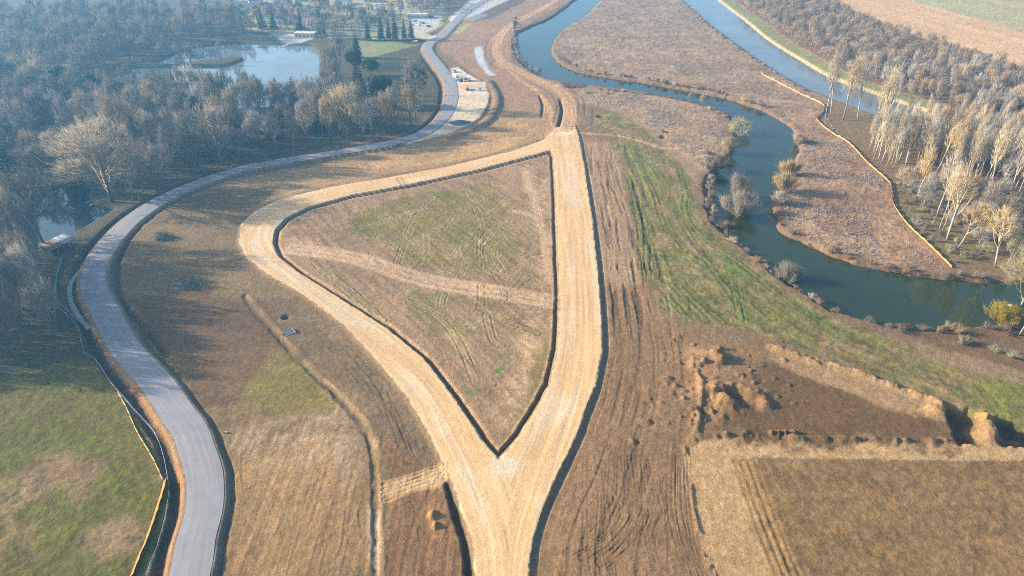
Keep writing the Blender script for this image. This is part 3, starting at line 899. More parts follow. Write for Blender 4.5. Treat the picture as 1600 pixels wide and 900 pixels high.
class MB:
    """collects boxes, tubes, prisms; build() links them as one mesh object"""
    def __init__(self):
        self.v, self.f = [], []

    def add(self, vs, fs):
        o = len(self.v)
        self.v += [tuple(map(float, p)) for p in vs]
        self.f += [tuple(i + o for i in f) for f in fs]
        return self

    def box(self, x0, x1, y0, y1, z0, z1, rz=0.0, about=(0, 0)):
        pts = [(x, y, z) for z in (z0, z1) for x, y in ((x0, y0), (x1, y0), (x1, y1), (x0, y1))]
        if rz:
            c, s = math.cos(rz), math.sin(rz)
            pts = [(about[0] + (x - about[0]) * c - (y - about[1]) * s, about[1] + (x - about[0]) * s + (y - about[1]) * c, z) for x, y, z in pts]
        return self.add(pts, [(0, 3, 2, 1), (4, 5, 6, 7), (0, 1, 5, 4), (1, 2, 6, 5), (2, 3, 7, 6), (3, 0, 4, 7)])

    def prism(self, outline, z0, z1):
        n = len(outline)
        return self.add([(x, y, z0) for x, y in outline] + [(x, y, z1) for x, y in outline],
                        [tuple(range(n - 1, -1, -1)), tuple(range(n, 2 * n))] + [(i, (i + 1) % n, n + (i + 1) % n, n + i) for i in range(n)])

    def side_prism(self, outline, x0, x1):
        """outline in (y,z), extruded along x"""
        n = len(outline)
        return self.add([(x0, y, z) for y, z in outline] + [(x1, y, z) for y, z in outline],
                        [tuple(range(n)), tuple(range(2 * n - 1, n - 1, -1))] + [(i, n + i, n + (i + 1) % n, (i + 1) % n) for i in range(n)])

    def tube(self, pts, rad, sides=6, cap=True):
        pts = [Vector(p) for p in pts]
        rings = []
        for i, p in enumerate(pts):
            d = (pts[min(i + 1, len(pts) - 1)] - pts[max(i - 1, 0)]).normalized()
            a = d.cross(Vector((0, 0, 1)) if abs(d.z) < 0.9 else Vector((1, 0, 0))).normalized()
            b = d.cross(a)
            rings.append([p + (a * math.cos(2 * math.pi * k / sides) + b * math.sin(2 * math.pi * k / sides)) * rad[i] for k in range(sides)])
        vs = [q for r in rings for q in r]
        fs = [(i * sides + k, i * sides + (k + 1) % sides, (i + 1) * sides + (k + 1) % sides, (i + 1) * sides + k) for i in range(len(pts) - 1) for k in range(sides)]
        if cap:
            fs.append(tuple(range(sides - 1, -1, -1)))
            fs.append(tuple((len(pts) - 1) * sides + k for k in range(sides)))
        return self.add(vs, fs)

    def wheel(self, x, y, z, r, w, sides=12):
        return self.tube([(x - w / 2, y, z), (x + w / 2, y, z)], [r, r], sides)

    def mesh(self, name, mat, smooth_shade=False):
        me = bpy.data.meshes.new(name)
        me.from_pydata(self.v, [], self.f)
        me.materials.append(mat)
        if smooth_shade:
            for p in me.polygons:
                p.use_smooth = True
        me.update()
        return me

    def build(self, name, mat, parent=None, smooth_shade=False):
        o = bpy.data.objects.new(name, self.mesh(name, mat, smooth_shade))
        col.objects.link(o)
        o.parent = parent
        return o


def link_mesh(name, me, parent=None):
    o = bpy.data.objects.new(name, me)
    col.objects.link(o)
    o.parent = parent
    return o


# ------------------------------------------------------------------ setting objects cut from the grid
M_ground = ground_material('earth', 0.5, (0.80, 1.20))
M_sand = ground_material('sand', 0.15, (0.90, 1.10))
grid_i = np.arange(NR * NC).reshape(NR, NC)
quads = np.stack([grid_i[:-1, :-1], grid_i[:-1, 1:], grid_i[1:, 1:], grid_i[1:, :-1]], -1).reshape(-1, 4)
V3 = np.stack([X, Y, Z], 1)
fc = (sd_dirt[quads].mean(1) < 0)
fy = (sd_y[quads].mean(1) < 0) & (dA[quads].mean(1) > HALF - 1.0)


def cut(name, fmask, mat, kind='structure'):
    q = quads[fmask]
    used, inv = np.unique(q, return_inverse=True)
    me = mesh_from_arrays(name, V3[used], inv.reshape(q.shape), mat, C[used], True)
    o = link_mesh(name, me)
    tag(o, kind=kind)
    return o


cut('ground', ~fc & ~fy, M_ground)
cut('dirt_road', fc, M_sand)
cut('gravel_yard', fy & ~fc, M_sand)


def ribbon(name, line, half, z, mat, w_fn=None, kind='structure'):
    d = np.gradient(line, axis=0)
    d /= np.hypot(d[:, 0], d[:, 1])[:, None]
    nrm = np.stack([d[:, 1], -d[:, 0]], 1)
    offs = np.linspace(-1, 1, 7)
    zz = z if hasattr(z, '__len__') else np.full(len(line), z)
    V = []
    for i, p in enumerate(line):
        h = half if w_fn is None else half * w_fn(i / (len(line) - 1))
        for o in offs:
            q = p + nrm[i] * o * h
            V.append((q[0], q[1], zz[i] + 0.06 * (1 - o * o)))
    m = len(offs)
    F = [(i * m + k, i * m + k + 1, (i + 1) * m + k + 1, (i + 1) * m + k) for i in range(len(line) - 1) for k in range(m - 1)]
    me = mesh_from_arrays(name, V, F, mat, None, True)
    # road-following coordinates for the wheel lanes
    o = link_mesh(name, me)
    tag(o, kind=kind)
    uv = me.uv_layers.new(name='lane')
    s = np.concatenate([[0], np.cumsum(np.hypot(*np.diff(line, axis=0).T))])
    U = np.array([[o_ * half, s[i]] for i in range(len(line)) for o_ in offs], np.float32)
    uv.data.foreach_set('uv', U[np.asarray(F).ravel()].ravel())
    return o


def asphalt_material():
    m, nt, b = new_mat('asphalt')
    uvn = node(nt, 'ShaderNodeUVMap', uv_map='lane')
    mp = node(nt, 'ShaderNodeMapping')
    mp.inputs['Scale'].default_value = (0.9, 0.02, 1)
    nt.links.new(uvn.outputs['UV'], mp.inputs['Vector'])
    n = node(nt, 'ShaderNodeTexNoise', Scale=1.6, Detail=4.0)
    nt.links.new(mp.outputs['Vector'], n.inputs['Vector'])
    r = node(nt, 'ShaderNodeMapRange')
    r.inputs['From Min'].default_value, r.inputs['From Max'].default_value = 0.3, 0.7
    r.inputs['To Min'].default_value, r.inputs['To Max'].default_value = 0.86, 1.12
    nt.links.new(n.outputs['Fac'], r.inputs['Value'])
    f2, _ = noise_fac(nt, 0.25, 5, None, 0.3, 0.7, 0.9, 1.1)
    cc = node(nt, 'ShaderNodeRGB')
    cc.outputs[0].default_value = (0.222, 0.208, 0.202, 1)
    f3, n3 = noise_fac(nt, 0.06, 5, None, 0.55, 0.72, 0.0, 0.7)
    mud = node(nt, 'ShaderNodeMix', data_type='RGBA')
    nt.links.new(f3, mud.inputs[0])
    nt.links.new(cc.outputs[0], mud.inputs[6])
    mud.inputs[7].default_value = (0.25, 0.20, 0.155, 1)
    nt.links.new(times(nt, times(nt, mud.outputs[2], r.outputs['Result']), f2), b.inputs['Base Color'])
    b.inputs['Roughness'].default_value = 0.85
    b.inputs['Specular IOR Level'].default_value = 0.3
    return m


M_asphalt = asphalt_material()
ribbon('paved_road', catmull(PL(ROAD_PX), 10), HALF, 0.78, M_asphalt)


def water(name, sd, mat, reach=2.6):
    st = 2
    ri = np.concatenate([np.arange(0, NR - 1, st), [NR - 1]])
    ci = np.concatenate([np.arange(0, NC - 1, st), [NC - 1]])
    g = grid_i[np.ix_(ri, ci)]
    q = np.stack([g[:-1, :-1], g[:-1, 1:], g[1:, 1:], g[1:, :-1]], -1).reshape(-1, 4)
    q = q[(sd[q].min(1) < reach)]
    used, inv = np.unique(q, return_inverse=True)
    V = np.stack([X[used], Y[used], np.full(len(used), WATER_Z)], 1)
    o = link_mesh(name, mesh_from_arrays(name, V, inv.reshape(q.shape), mat, None, True))
    tag(o, kind='structure')
    return o


M_river = water_material('river_water', (0.020, 0.028, 0.004), 0.012, 0.9, 0.05)
M_canal = water_material('canal_water', (0.13, 0.14, 0.13), 0.012, 0.9, 0.08)
M_lake = water_material('lake_water', (0.13, 0.155, 0.155), 0.004, 0.5, 0.03)
M_pond = water_material('pond_water', (0.012, 0.022, 0.022), 0.006, 0.5, 0.03)
water('river', sd_river, M_river)
water('canal', sd_canal, M_canal)
water('lake', poly_sd(X, Y, LAKE), M_lake)
water('pond', sd_pond, M_pond)

# the air: one box of even haze round everything
hz = MB().box(-9000, 9000, -1500, 9000, -12, 140).build('haze', bpy.data.materials.new('haze_air'))
tag(hz, kind='stuff')
hm = hz.data.materials[0]
hm.use_nodes = True
hn = hm.node_tree
for n in list(hn.nodes):
    hn.nodes.remove(n)
ho = hn.nodes.new('ShaderNodeOutputMaterial')
hv = hn.nodes.new('ShaderNodeVolumePrincipled')
hv.inputs['Density'].default_value = HAZE_DENSITY
hv.inputs['Color'].default_value = (*HAZE_COLOR, 1)
hv.inputs['Anisotropy'].default_value = HAZE_ANISO
hn.links.new(hv.outputs['Volume'], ho.inputs['Volume'])
#@OBJECTS
# ------------------------------------------------------------------ plants: prototypes
def frusta(P0, P1, R0, R1):
    """three-sided tapering sticks from P0 to P1 (arrays); R1 = 0 gives a point"""
    P0, P1 = np.asarray(P0, float), np.asarray(P1, float)
    d = P1 - P0
    L = np.linalg.norm(d, axis=1, keepdims=True) + 1e-9
    d = d / L
    ref = np.where(np.abs(d[:, 2:3]) < 0.9, np.array([[0, 0, 1.0]]), np.array([[1.0, 0, 0]]))
    a = np.cross(d, ref)
    a /= np.linalg.norm(a, axis=1, keepdims=True)
    b = np.cross(d, a)
    R0, R1 = np.broadcast_to(R0, (len(P0),))[:, None], np.broadcast_to(R1, (len(P0),))[:, None]
    V = []
    for P_, R_ in ((P0, R0), (P1, R1)):
        for k in range(3):
            an = 2 * math.pi * k / 3
            V.append(P_ + (a * math.cos(an) + b * math.sin(an)) * R_)
    V = np.stack(V, 1).reshape(-1, 3)
    base = (np.arange(len(P0)) * 6)[:, None, None]
    tri = np.array([[0, 1, 4], [0, 4, 3], [1, 2, 5], [1, 5, 4], [2, 0, 3], [2, 3, 5]])[None]
    return V, (base + tri).reshape(-1, 3)


def spikes(P0, P1, R0):
    P0, P1 = np.asarray(P0, float), np.asarray(P1, float)
    d = P1 - P0
    d = d / (np.linalg.norm(d, axis=1, keepdims=True) + 1e-9)
    ref = np.where(np.abs(d[:, 2:3]) < 0.9, np.array([[0, 0, 1.0]]), np.array([[1.0, 0, 0]]))
    a = np.cross(d, ref)
    a /= np.linalg.norm(a, axis=1, keepdims=True)
    b = np.cross(d, a)
    R0 = np.broadcast_to(R0, (len(P0),))[:, None]
    V = [P0 + (a * math.cos(2 * math.pi * k / 3) + b * math.sin(2 * math.pi * k / 3)) * R0 for k in range(3)] + [P1]
    V = np.stack(V, 1).reshape(-1, 3)
    base = (np.arange(len(P0)) * 4)[:, None, None]
    tri = np.array([[0, 1, 3], [1, 2, 3], [2, 0, 3]])[None]
    return V, (base + tri).reshape(-1, 3)


def join(parts):
    V, F, o = [], [], 0
    for v, f in parts:
        V.append(v)
        F.append(f + o)
        o += len(v)
    return np.concatenate(V), np.concatenate(F)


def unit(r, n):
    v = r.normal(size=(n, 3))
    return v / np.linalg.norm(v, axis=1, keepdims=True)


def bezier(a, c, b, n):
    t = np.linspace(0, 1, n)[:, None]
    return (1 - t) ** 2 * a + 2 * t * (1 - t) * c + t * t * b


def bare_arrays(seed, H=20.0, W=14.0, zc=0.62, zr=0.40, n_limb=10, n_br=300, n_tw=5, tw_len=1.7, tw_r=0.05, br_r=0.07, start=(0.18, 0.45), up=0.6, trunk_top=0.62, lean=0.0):
    """trunk arrays, crown arrays (limbs, branches, twigs) of a leafless tree"""
    r = np.random.default_rng(seed)
    c = np.array([lean * H, 0, zc * H])
    R = np.array([W / 2, W / 2, zr * H])
    tp = np.array([[0, 0, -0.6], [0.1, 0.05, 0.15 * H], [lean * H * 0.4 + 0.15, -0.1, 0.4 * H], [lean * H * 0.9, 0, trunk_top * H]])
    tr = np.array([0.021, 0.0165, 0.011, 0.004]) * H
    mb = MB()
    mb.tube(tp, np.array(tr) * (0.5 if W < 7.5 else 1.0), 7)
    trunk = mb
    def on_trunk(z):
        return np.array([np.interp(z, tp[:, 2], tp[:, 0]), np.interp(z, tp[:, 2], tp[:, 1]), z])
    limbs, parts = [], []
    for i in range(n_limb):
        az = i * 2.399 + r.uniform(-0.4, 0.4)
        el = r.uniform(-0.1, 1.1)
        e = np.array([math.cos(az) * math.cos(el), math.sin(az) * math.cos(el), math.sin(el)])
        end = c + e * R * r.uniform(0.6, 0.85)
        z0 = r.uniform(*start) * H
        a = on_trunk(min(z0, end[2] * 0.8))
        ctl = a * 0.45 + end * 0.55 + np.array([0, 0, -0.06 * H]) + r.normal(size=3) * 0.03 * H
        pts = bezier(a, ctl, end, 9)
        limbs.append(pts)
        rr = np.linspace(0.008 * H, 0.0022 * H, 9)
        parts.append(frusta(pts[:-1], pts[1:], rr[:-1], rr[1:]))
    zs = np.linspace(0.3 * H, trunk_top * H, 9)
    limbs.append(np.array([on_trunk(z) for z in zs]))
    allp = np.concatenate([l[3:] for l in limbs])
    # branch ends fill the crown, more of them towards its outside, in uneven clumps
    e = unit(r, n_br)
    e[:, 2] = np.where(e[:, 2] < -0.45, -e[:, 2], e[:, 2])
    lump = 0.9 + 0.13 * np.sin(3.1 * e[:, 0] + seed) * np.cos(2.7 * e[:, 1] - seed) + 0.10 * np.sin(7 * e[:, 2] + 5 * e[:, 0]) + r.uniform(-0.08, 0.1, n_br)
    ends = c + e * R * (r.uniform(0.25, 1.0, (n_br, 1)) ** 0.5) * lump[:, None]
    d2 = ((ends[:, None, :] - allp[None]) ** 2 * np.array([1, 1, 1.0])).sum(-1) + np.where(allp[None, :, 2] > ends[:, None, 2] - 0.3, 40.0, 0)
    st = allp[np.argmin(d2, 1)]
    mid = st * 0.5 + ends * 0.5 + r.normal(size=(n_br, 3)) * 0.25
    parts.append(frusta(st, mid, br_r, br_r * 0.75))
    parts.append(frusta(mid, ends, br_r * 0.75, br_r * 0.45))
    src = np.repeat(np.arange(n_br), n_tw)
    t = r.uniform(0.15, 1.0, (len(src), 1))
    tb = mid[src] * (1 - t) + ends[src] * t
    out = (ends[src] - c) / R
    out /= np.linalg.norm(out, axis=1, keepdims=True) + 1e-6
    d = out * 0.7 + np.array([0, 0, up]) + unit(r, len(src)) * 0.5
    d /= np.linalg.norm(d, axis=1, keepdims=True)
    L = tw_len * r.uniform(0.5, 1.25, (len(src), 1))
    parts.append(spikes(tb, tb + d * L, tw_r))
    return trunk, join(parts)


def conifer_arrays(seed, H=18.0, W=7.0, tiers=17, per=11):
    r = np.random.default_rng(seed)
    mb = MB()
    mb.tube([(0, 0, -0.5), (0, 0, 0.5 * H), (0, 0, 0.99 * H)], [0.018 * H, 0.011 * H, 0.03], 7)
    P0, P1, R0 = [], [], []
    for i in range(tiers):
        t = i / (tiers - 1)
        z = (0.10 + 0.88 * t) * H
        rad = (1 - t) ** 0.85 * W / 2 * r.uniform(0.85, 1.1) + 0.25
        for k in range(per if t < 0.8 else per - 4):
            az = 2 * math.pi * k / per + i * 0.7 + r.uniform(-0.25, 0.25)
            rr = rad * r.uniform(0.72, 1.12)
            u = np.array([math.cos(az), math.sin(az), 0])
            w = np.array([-math.sin(az), math.cos(az), 0])
            tip = u * rr + np.array([0, 0, z - 0.32 * rr + r.uniform(-0.2, 0.2)])
            base = np.array([0, 0, z])
            n = max(4, int(rr * 3.2))
            for j in range(n):
                q = (j + r.uniform(0.2, 0.9)) / n
                p = base * (1 - q) + tip * q + np.array([0, 0, 0.10 * rr * math.sin(q * 3.1)])
                side = 1 if j % 2 else -1
                d = u * 0.75 + w * side * r.uniform(0.4, 1.0) + np.array([0, 0, r.uniform(-0.5, 0.05)])
                d /= np.linalg.norm(d)
                P0.append(p)
                P1.append(p + d * (0.45 + 0.30 * rr * (1 - 0.5 * q)) * r.uniform(0.8, 1.2))
                R0.append(0.17 + 0.05 * rr * 0.5)
            P0.append(base); P1.append(tip); R0.append(0.12)
    P0.append(np.array([0, 0, 0.94 * H])); P1.append(np.array([0, 0, H])); R0.append(0.16)
    return mb, spikes(P0, P1, np.array(R0))


def evergreen_arrays(seed, H=14.0, W=11.0, n=2600):
    r = np.random.default_rng(seed)
    mb = MB()
    mb.tube([(0, 0, -0.5), (0.1, 0, 0.3 * H), (0, 0.1, 0.6 * H)], [0.022 * H, 0.017 * H, 0.006 * H], 7)
    cl = []
    for i in range(22):
        e = unit(r, 1)[0]
        e[2] = abs(e[2]) * 1.1 - 0.35
        cl.append((np.array([0, 0, 0.58 * H]) + e * np.array([W / 2, W / 2, 0.40 * H]) * r.uniform(0.45, 0.85), r.uniform(0.13, 0.22) * W))
    k = r.integers(0, len(cl), n)
    cc = np.array([c for c, _ in cl])[k]
    rr = np.array([q for _, q in cl])[k]
    e = unit(r, n)
    p = cc + e * (rr * r.uniform(0.55, 1.05, n))[:, None]
    p[:, 2] = np.maximum(p[:, 2], 0.14 * H)
    d = e * 0.7 + unit(r, n) * 0.7 + np.array([0, 0, 0.1])
    d /= np.linalg.norm(d, axis=1, keepdims=True)
    parts = [spikes(p, p + d * r.uniform(0.5, 1.0, (n, 1)), r.uniform(0.14, 0.26, n))]
    for c_, q in cl:
        parts.append(frusta(np.array([[0, 0, 0.3 * H]]), c_[None], 0.12, 0.05))
    return mb, join(parts)


def bush_arrays(seed, H=3.0, W=4.0, n=700, tw=0.022, stems=12):
    r = np.random.default_rng(seed)
    az = r.uniform(0, 6.283, stems)
    tilt = r.uniform(0.05, 1.0, stems)
    tips = np.stack([np.cos(az) * tilt * W / 2, np.sin(az) * tilt * W / 2, H * (1 - 0.35 * tilt ** 2) * r.uniform(0.75, 1.0, stems)], 1)
    roots = tips * np.array([0.12, 0.12, 0]) - np.array([0, 0, 0.3])
    k = r.integers(0, stems, n)
    t = r.uniform(0.2, 1.0, (n, 1)) ** 0.7
    p = roots[k] * (1 - t) + tips[k] * t + r.normal(size=(n, 3)) * np.array([W, W, H]) * 0.05
    p[:, 2] = np.maximum(p[:, 2], -0.1)
    d = tips[k] / np.array([W, W, H]) + unit(r, n) * 0.55 + np.array([0, 0, 0.35])
    d /= np.linalg.norm(d, axis=1, keepdims=True)
    L = r.uniform(0.15, 0.45, (n, 1)) * H
    return join([frusta(roots, tips, 0.06, 0.03), spikes(p, p + d * L, tw)])


M_bark_dark = tree_mat('bark_dark', (0.13, 0.105, 0.08))
M_bark_pale = tree_mat('bark_pale', (0.36, 0.30, 0.22), 0.85, 0.3)
M_bark_white = tree_mat('bark_white', (0.38, 0.335, 0.27), 0.8, 0.2)
M_twig_grey = tree_mat('twigs_grey', (0.185, 0.155, 0.12))
M_twig_tan = tree_mat('twigs_tan', (0.37, 0.285, 0.18))
M_twig_poplar = tree_mat('twigs_poplar', (0.44, 0.335, 0.195))
M_twig_scrub = tree_mat('twigs_scrub', (0.31, 0.235, 0.155))
M_twig_red = tree_mat('twigs_red', (0.23, 0.145, 0.095))
M_twig_straw = tree_mat('twigs_straw', (0.36, 0.265, 0.14))
M_twig_yellow = tree_mat('twigs_yellow', (0.31, 0.235, 0.085))
M_twig_olive = tree_mat('twigs_olive', (0.27, 0.24, 0.15))
M_bush_brown = tree_mat('twigs_brown', (0.21, 0.16, 0.11))
M_needles = tree_mat('needles', (0.034, 0.058, 0.032), 0.8)
M_leaf_dark = tree_mat('evergreen_leaves', (0.045, 0.070, 0.028), 0.7)
M_mistletoe = tree_mat('mistletoe_leaves', (0.20, 0.19, 0.06), 0.8)


class Proto:
    def __init__(self, H, W, trunk, crown, tm, cm, name):
        self.H, self.W = H, W
        self.tm = trunk.mesh(name + '_trunk', tm, True)
        self.cm = mesh_from_arrays(name + '_crown', crown[0], crown[1], cm)

    def place(self, name, x, y, H, W, label, cat='tree', group=None, rz=None, tilt=(0, 0), z=None):
        root = empty(name, (x, y, (ground_z(x, y) if z is None else z) - 0.05), label, cat, group, random.uniform(0, 6.28) if rz is None else rz)
        root.rotation_euler = (tilt[1], tilt[0], root.rotation_euler.z) if tilt != (0, 0) else root.rotation_euler
        root.scale = (W / self.W, W / self.W, H / self.H)
        link_mesh('trunk', self.tm, root)
        link_mesh('crown', self.cm, root)
        return root


def bare_protos(n, tm, cm, name, seed, **kw):
    out = []
    for i in range(n):
        H, W = kw.get('H', 20.0), kw.get('W', 14.0)
        t, c = bare_arrays(seed + i * 13, **kw)
        out.append(Proto(H, W, t, c, tm, cm, name))
    return out


PR_GREY = bare_protos(5, M_bark_dark, M_twig_grey, 'grey_tree', 100, H=18.0, W=11.0, n_br=230, n_tw=7, tw_len=2.3, tw_r=0.034, up=0.9, br_r=0.05)
PR_TAN = bare_protos(5, M_bark_dark, M_twig_tan, 'tan_tree', 200, H=20.0, W=11.0, n_br=260, n_tw=7, tw_len=2.4, tw_r=0.034, up=1.1, zc=0.60, zr=0.41, br_r=0.055)
PR_BIG = bare_protos(1, M_bark_dark, M_twig_tan, 'big_tree', 260, H=30.0, W=26.0, n_limb=18, n_br=900, n_tw=8, tw_len=2.8, tw_r=0.036, zc=0.55, zr=0.45, start=(0.1, 0.4), br_r=0.06)
PR_POP = bare_protos(5, M_bark_pale, M_twig_poplar, 'poplar', 300, H=24.0, W=4.5, n_limb=8, n_br=105, n_tw=6, tw_len=2.6, tw_r=0.024, zc=0.60, zr=0.40, up=2.0, trunk_top=0.97, start=(0.2, 0.6), br_r=0.035)
PR_POPW = bare_protos(3, M_bark_white, M_twig_poplar, 'white_poplar', 340, H=26.0, W=7.0, n_limb=9, n_br=130, n_tw=6, tw_len=2.6, tw_r=0.026, zc=0.66, zr=0.35, up=1.2, trunk_top=0.95, start=(0.3, 0.7), br_r=0.045)
PR_SCRUB = bare_protos(4, M_bark_dark, M_twig_scrub, 'scrub_tree', 400, H=10.0, W=8.0, n_limb=8, n_br=150, n_tw=7, tw_len=2.0, tw_r=0.034, zc=0.55, zr=0.45, start=(0.05, 0.4), up=1.2, br_r=0.05)
PR_OLIVE = bare_protos(2, M_bark_pale, M_twig_olive, 'olive_tree', 450, H=16.0, W=13.0, n_br=320, n_tw=7, tw_len=2.0, tw_r=0.034, zc=0.55, zr=0.45, start=(0.08, 0.4), br_r=0.06)
PR_CON = [Proto(18.0, 7.0, *conifer_arrays(s), M_bark_dark, M_needles, 'conifer') for s in (1, 2, 3)]
PR_EVG = [Proto(14.0, 11.0, *evergreen_arrays(s), M_bark_dark, M_leaf_dark, 'evergreen') for s in (4, 5)]
BUSH = {}
for nm, mt in (('red', M_twig_red), ('straw', M_twig_straw), ('yellow', M_twig_yellow), ('brown', M_bush_brown), ('olive', M_twig_olive)):
    BUSH[nm] = [mesh_from_arrays('bush', *bush_arrays(500 + 7 * k + len(nm)), mt) for k in range(3)]
BIGBUSH = {nm: [mesh_from_arrays('bush', *bush_arrays(600 + 7 * k, 6.0, 8.0, 2600, 0.035, 34), mt) for k in range(2)] for nm, mt in (('straw', M_twig_straw), ('yellow', M_twig_yellow), ('brown', M_bush_brown), ('tan', M_twig_tan))}


def bush(kind, px, py, H, W, label, group=None, name='bush', big=False, z=None, W2=None):
    x, y = P(px, py)
    me = random.choice((BIGBUSH if big else BUSH)[kind])
    o = link_mesh(name, me)
    h0, w0 = (6.0, 8.0) if big else (3.0, 4.0)
    o.location = (x, y, ground_z(x, y) if z is None else z)
    o.scale = (W / w0, (W2 or W) / w0, H / h0)
    o.rotation_euler = (0, 0, random.uniform(0, 6.28) if W2 is None else 0)
    return tag(o, label, 'bush', group)


def tree_at(protos, name, px, py, top, wpx, label, group=None, tilt=(0, 0), cat='tree'):
    x, y = P(px, py)
    H = height_for(px, py, top)
    scale = CP * (py - (450 - FPX * SP / CP)) / CAM_H
    return random.choice(protos).place(name, x, y, H, wpx / scale, label, cat, group, tilt=tilt)


# ------------------------------------------------------------------ planting
def scatter(poly_px, spacing, limit, seed, avoid=(), keep=0.0, clear_road=9.0, placed=None):
    """random spots inside an outline, at least `spacing` metres apart, off the water and the road; nearest to the camera first"""
    r = np.random.default_rng(seed)
    pg = PL(poly_px)
    mn, mx = pg.min(0), pg.max(0)
    n = int(min(60000, 12 * (mx - mn).prod() / spacing ** 2)) + 50
    c = r.uniform(mn, mx, (n, 2))
    ok = poly_sd(c[:, 0], c[:, 1], pg) < 0
    for w, m in avoid:
        ok &= poly_sd(c[:, 0], c[:, 1], w) > m
    ok &= line_field(c[:, 0], c[:, 1], ROAD, 60)[0] > clear_road
    c = c[ok]
    got = [] if placed is None else placed
    new = []
    cells = {}
    for q in got:
        cells.setdefault((int(q[0] // 8), int(q[1] // 8)), []).append(q)
    for q in c:
        k = (int(q[0] // 8), int(q[1] // 8))
        near = [p for i in (-1, 0, 1) for j in (-1, 0, 1) for p in cells.get((k[0] + i, k[1] + j), [])]
        if all((p[0] - q[0]) ** 2 + (p[1] - q[1]) ** 2 > spacing ** 2 for p in near):
            cells.setdefault(k, []).append(q)
            got.append(q)
            new.append(q)
    new.sort(key=lambda q: q[1])
    return new[:limit], new[limit:]


SPOTS = []
WATERS = [(LAKE, 1.0), (POND, 1.5), (POND2, 1.0)]


def reserve(px, py):
    SPOTS.append(P(px, py))


# --- single trees of the left wood that stand out
for args in [
    (PR_BIG, 'bare_tree', 176, 316, 188, 138, 'broad tan bare tree spreading over the dark pond beside the asphalt road', None, (0, 0)),
    (PR_TAN, 'bare_tree', 310, 262, 166, 46, 'taller left one of two pale fan-shaped bare trees standing above the road bend', None, (0, 0)),
    (PR_TAN, 'bare_tree', 347, 258, 162, 50, 'right one of two pale fan-shaped bare trees standing above the road bend', None, (0, 0)),
    (PR_TAN, 'bare_tree', 200, 262, 148, 46, 'slim pale bare tree rising behind the broad tan tree', None, (0, 0)),
    (PR_GREY, 'bare_tree', 72, 394, 268, 84, 'grey bare tree leaning over the tin roofed shed by the pond', None, (-0.16, 0)),
    (PR_TAN, 'bare_tree', 8, 420, 300, 90, 'tan bare tree at the left edge below the dark pond', None, (-0.1, 0)),
    (PR_TAN, 'bare_tree', 545, 213, 132, 52, 'tan bare tree with many pale stems next to the mown slope of the road', None, (0, 0)),
]:
    reserve(args[2], args[3])
    tree_at(*args[:7], group=args[7], tilt=args[8])

for px_, py_, tp_, w_, lb_ in [(26, 402, 310, 60, 'slender grey tree between the left edge and the tin roofed shed'), (-6, 372, 268, 70, 'grey tree cut by the left edge in front of the dark pond'), (46, 430, 330, 56, 'grey tree just below the tin roofed shed')]:
    reserve(px_, py_)
    tree_at(PR_GREY, 'bare_tree', px_, py_, tp_, w_, lb_)
# --- mistletoe tree
x_, y_ = P(651, 172)
mt = tree_at(PR_GREY, 'bare_tree', 651, 172, 92, 46, 'bare tree full of round mistletoe balls beside the upper asphalt road')
reserve(651, 172)
r_ = np.random.default_rng(77)
for i in range(22):
    e = unit(r_, 1)[0]
    e[2] = abs(e[2]) * 1.2 - 0.3
    c_ = np.array([0, 0, 0.62 * 18]) + e * np.array([5.0, 5.0, 6.0]) * r_.uniform(0.6, 0.95)
    d_ = unit(r_, 90)
    s_ = r_.uniform(0.35, 0.65)
    link_mesh('mistletoe', mesh_from_arrays('mistletoe', *spikes(c_ + d_ * 0.25 * s_, c_ + d_ * s_ * 1.5, 0.13), M_mistletoe), mt)

# --- dark conifers
CONS = [
    (411, 46, 12, 13, 'dark spruce at the back shore of the lake, left of the red roofed house'),
    (428, 45, 15, 12, 'dark spruce at the back shore just right of the first lakeside spruce'),
    (470, 46, 14, 15, 'wide dark spruce standing between the red roofed house and the lakeside terrace'),
    (487, 42, 17, 13, 'dark spruce right behind the lakeside terrace building'),
    (502, 56, 8, 18, 'tall broad dark conifer just right of the lakeside terrace building'),
    (552, 34, 7, 13, 'lone dark conifer below the lime green court in the village'),
    (575, 63, 26, 11, 'leftmost spruce of the row at the edge of the village lawn'),
    (596, 63, 18, 12, 'spruce in the lawn row with its pointed top second from the left'),
    (608, 62, 24, 11, 'middle spruce of the row along the village lawn'),
    (618, 63, 17, 13, 'tallest spruce of the row along the village lawn'),
    (632, 62, 27, 11, 'thin spruce in the row along the lawn, next to last before the car park'),
    (643, 61, 23, 12, 'rightmost spruce of the lawn row, beside the car park'),
    (558, 90, 46, 16, 'tall dark ivy green conifer between the lake and the village lawn'),
    (560, 146, 78, 18, 'tallest dark conifer right of the lake among grey bare trees'),
    (436, 170, 121, 26, 'dark spruce on the near shore of the lake, left of a pair'),
    (462, 171, 120, 24, 'dark spruce on the near shore of the lake, right of a pair'),
    (494, 172, 120, 24, 'dark spruce at the near right corner of the lake'),
    (352, 158, 112, 14, 'slim dark conifer hidden among bare trees in front of the lake'),
    (30, 150, 96, 26, 'dark conifer at the left edge behind the small blue pool'),
    (120, 300, 215, 40, 'dark green conifer left of the broad tan tree above the pond'),
    (24, 300, 205, 44, 'dark green conifer at the left edge above the dark pond'),
    (425, 215, 168, 26, 'dark conifer low in the wood between lake and asphalt road'),
    (500, 206, 165, 22, 'dark conifer in the wood beside the group of pale stems'),
]
for px, py, top, w, lab in CONS:
    reserve(px, py)
    tree_at(PR_CON, 'conifer', px, py, top, w, lab, 'dark conifers around the lake and village')
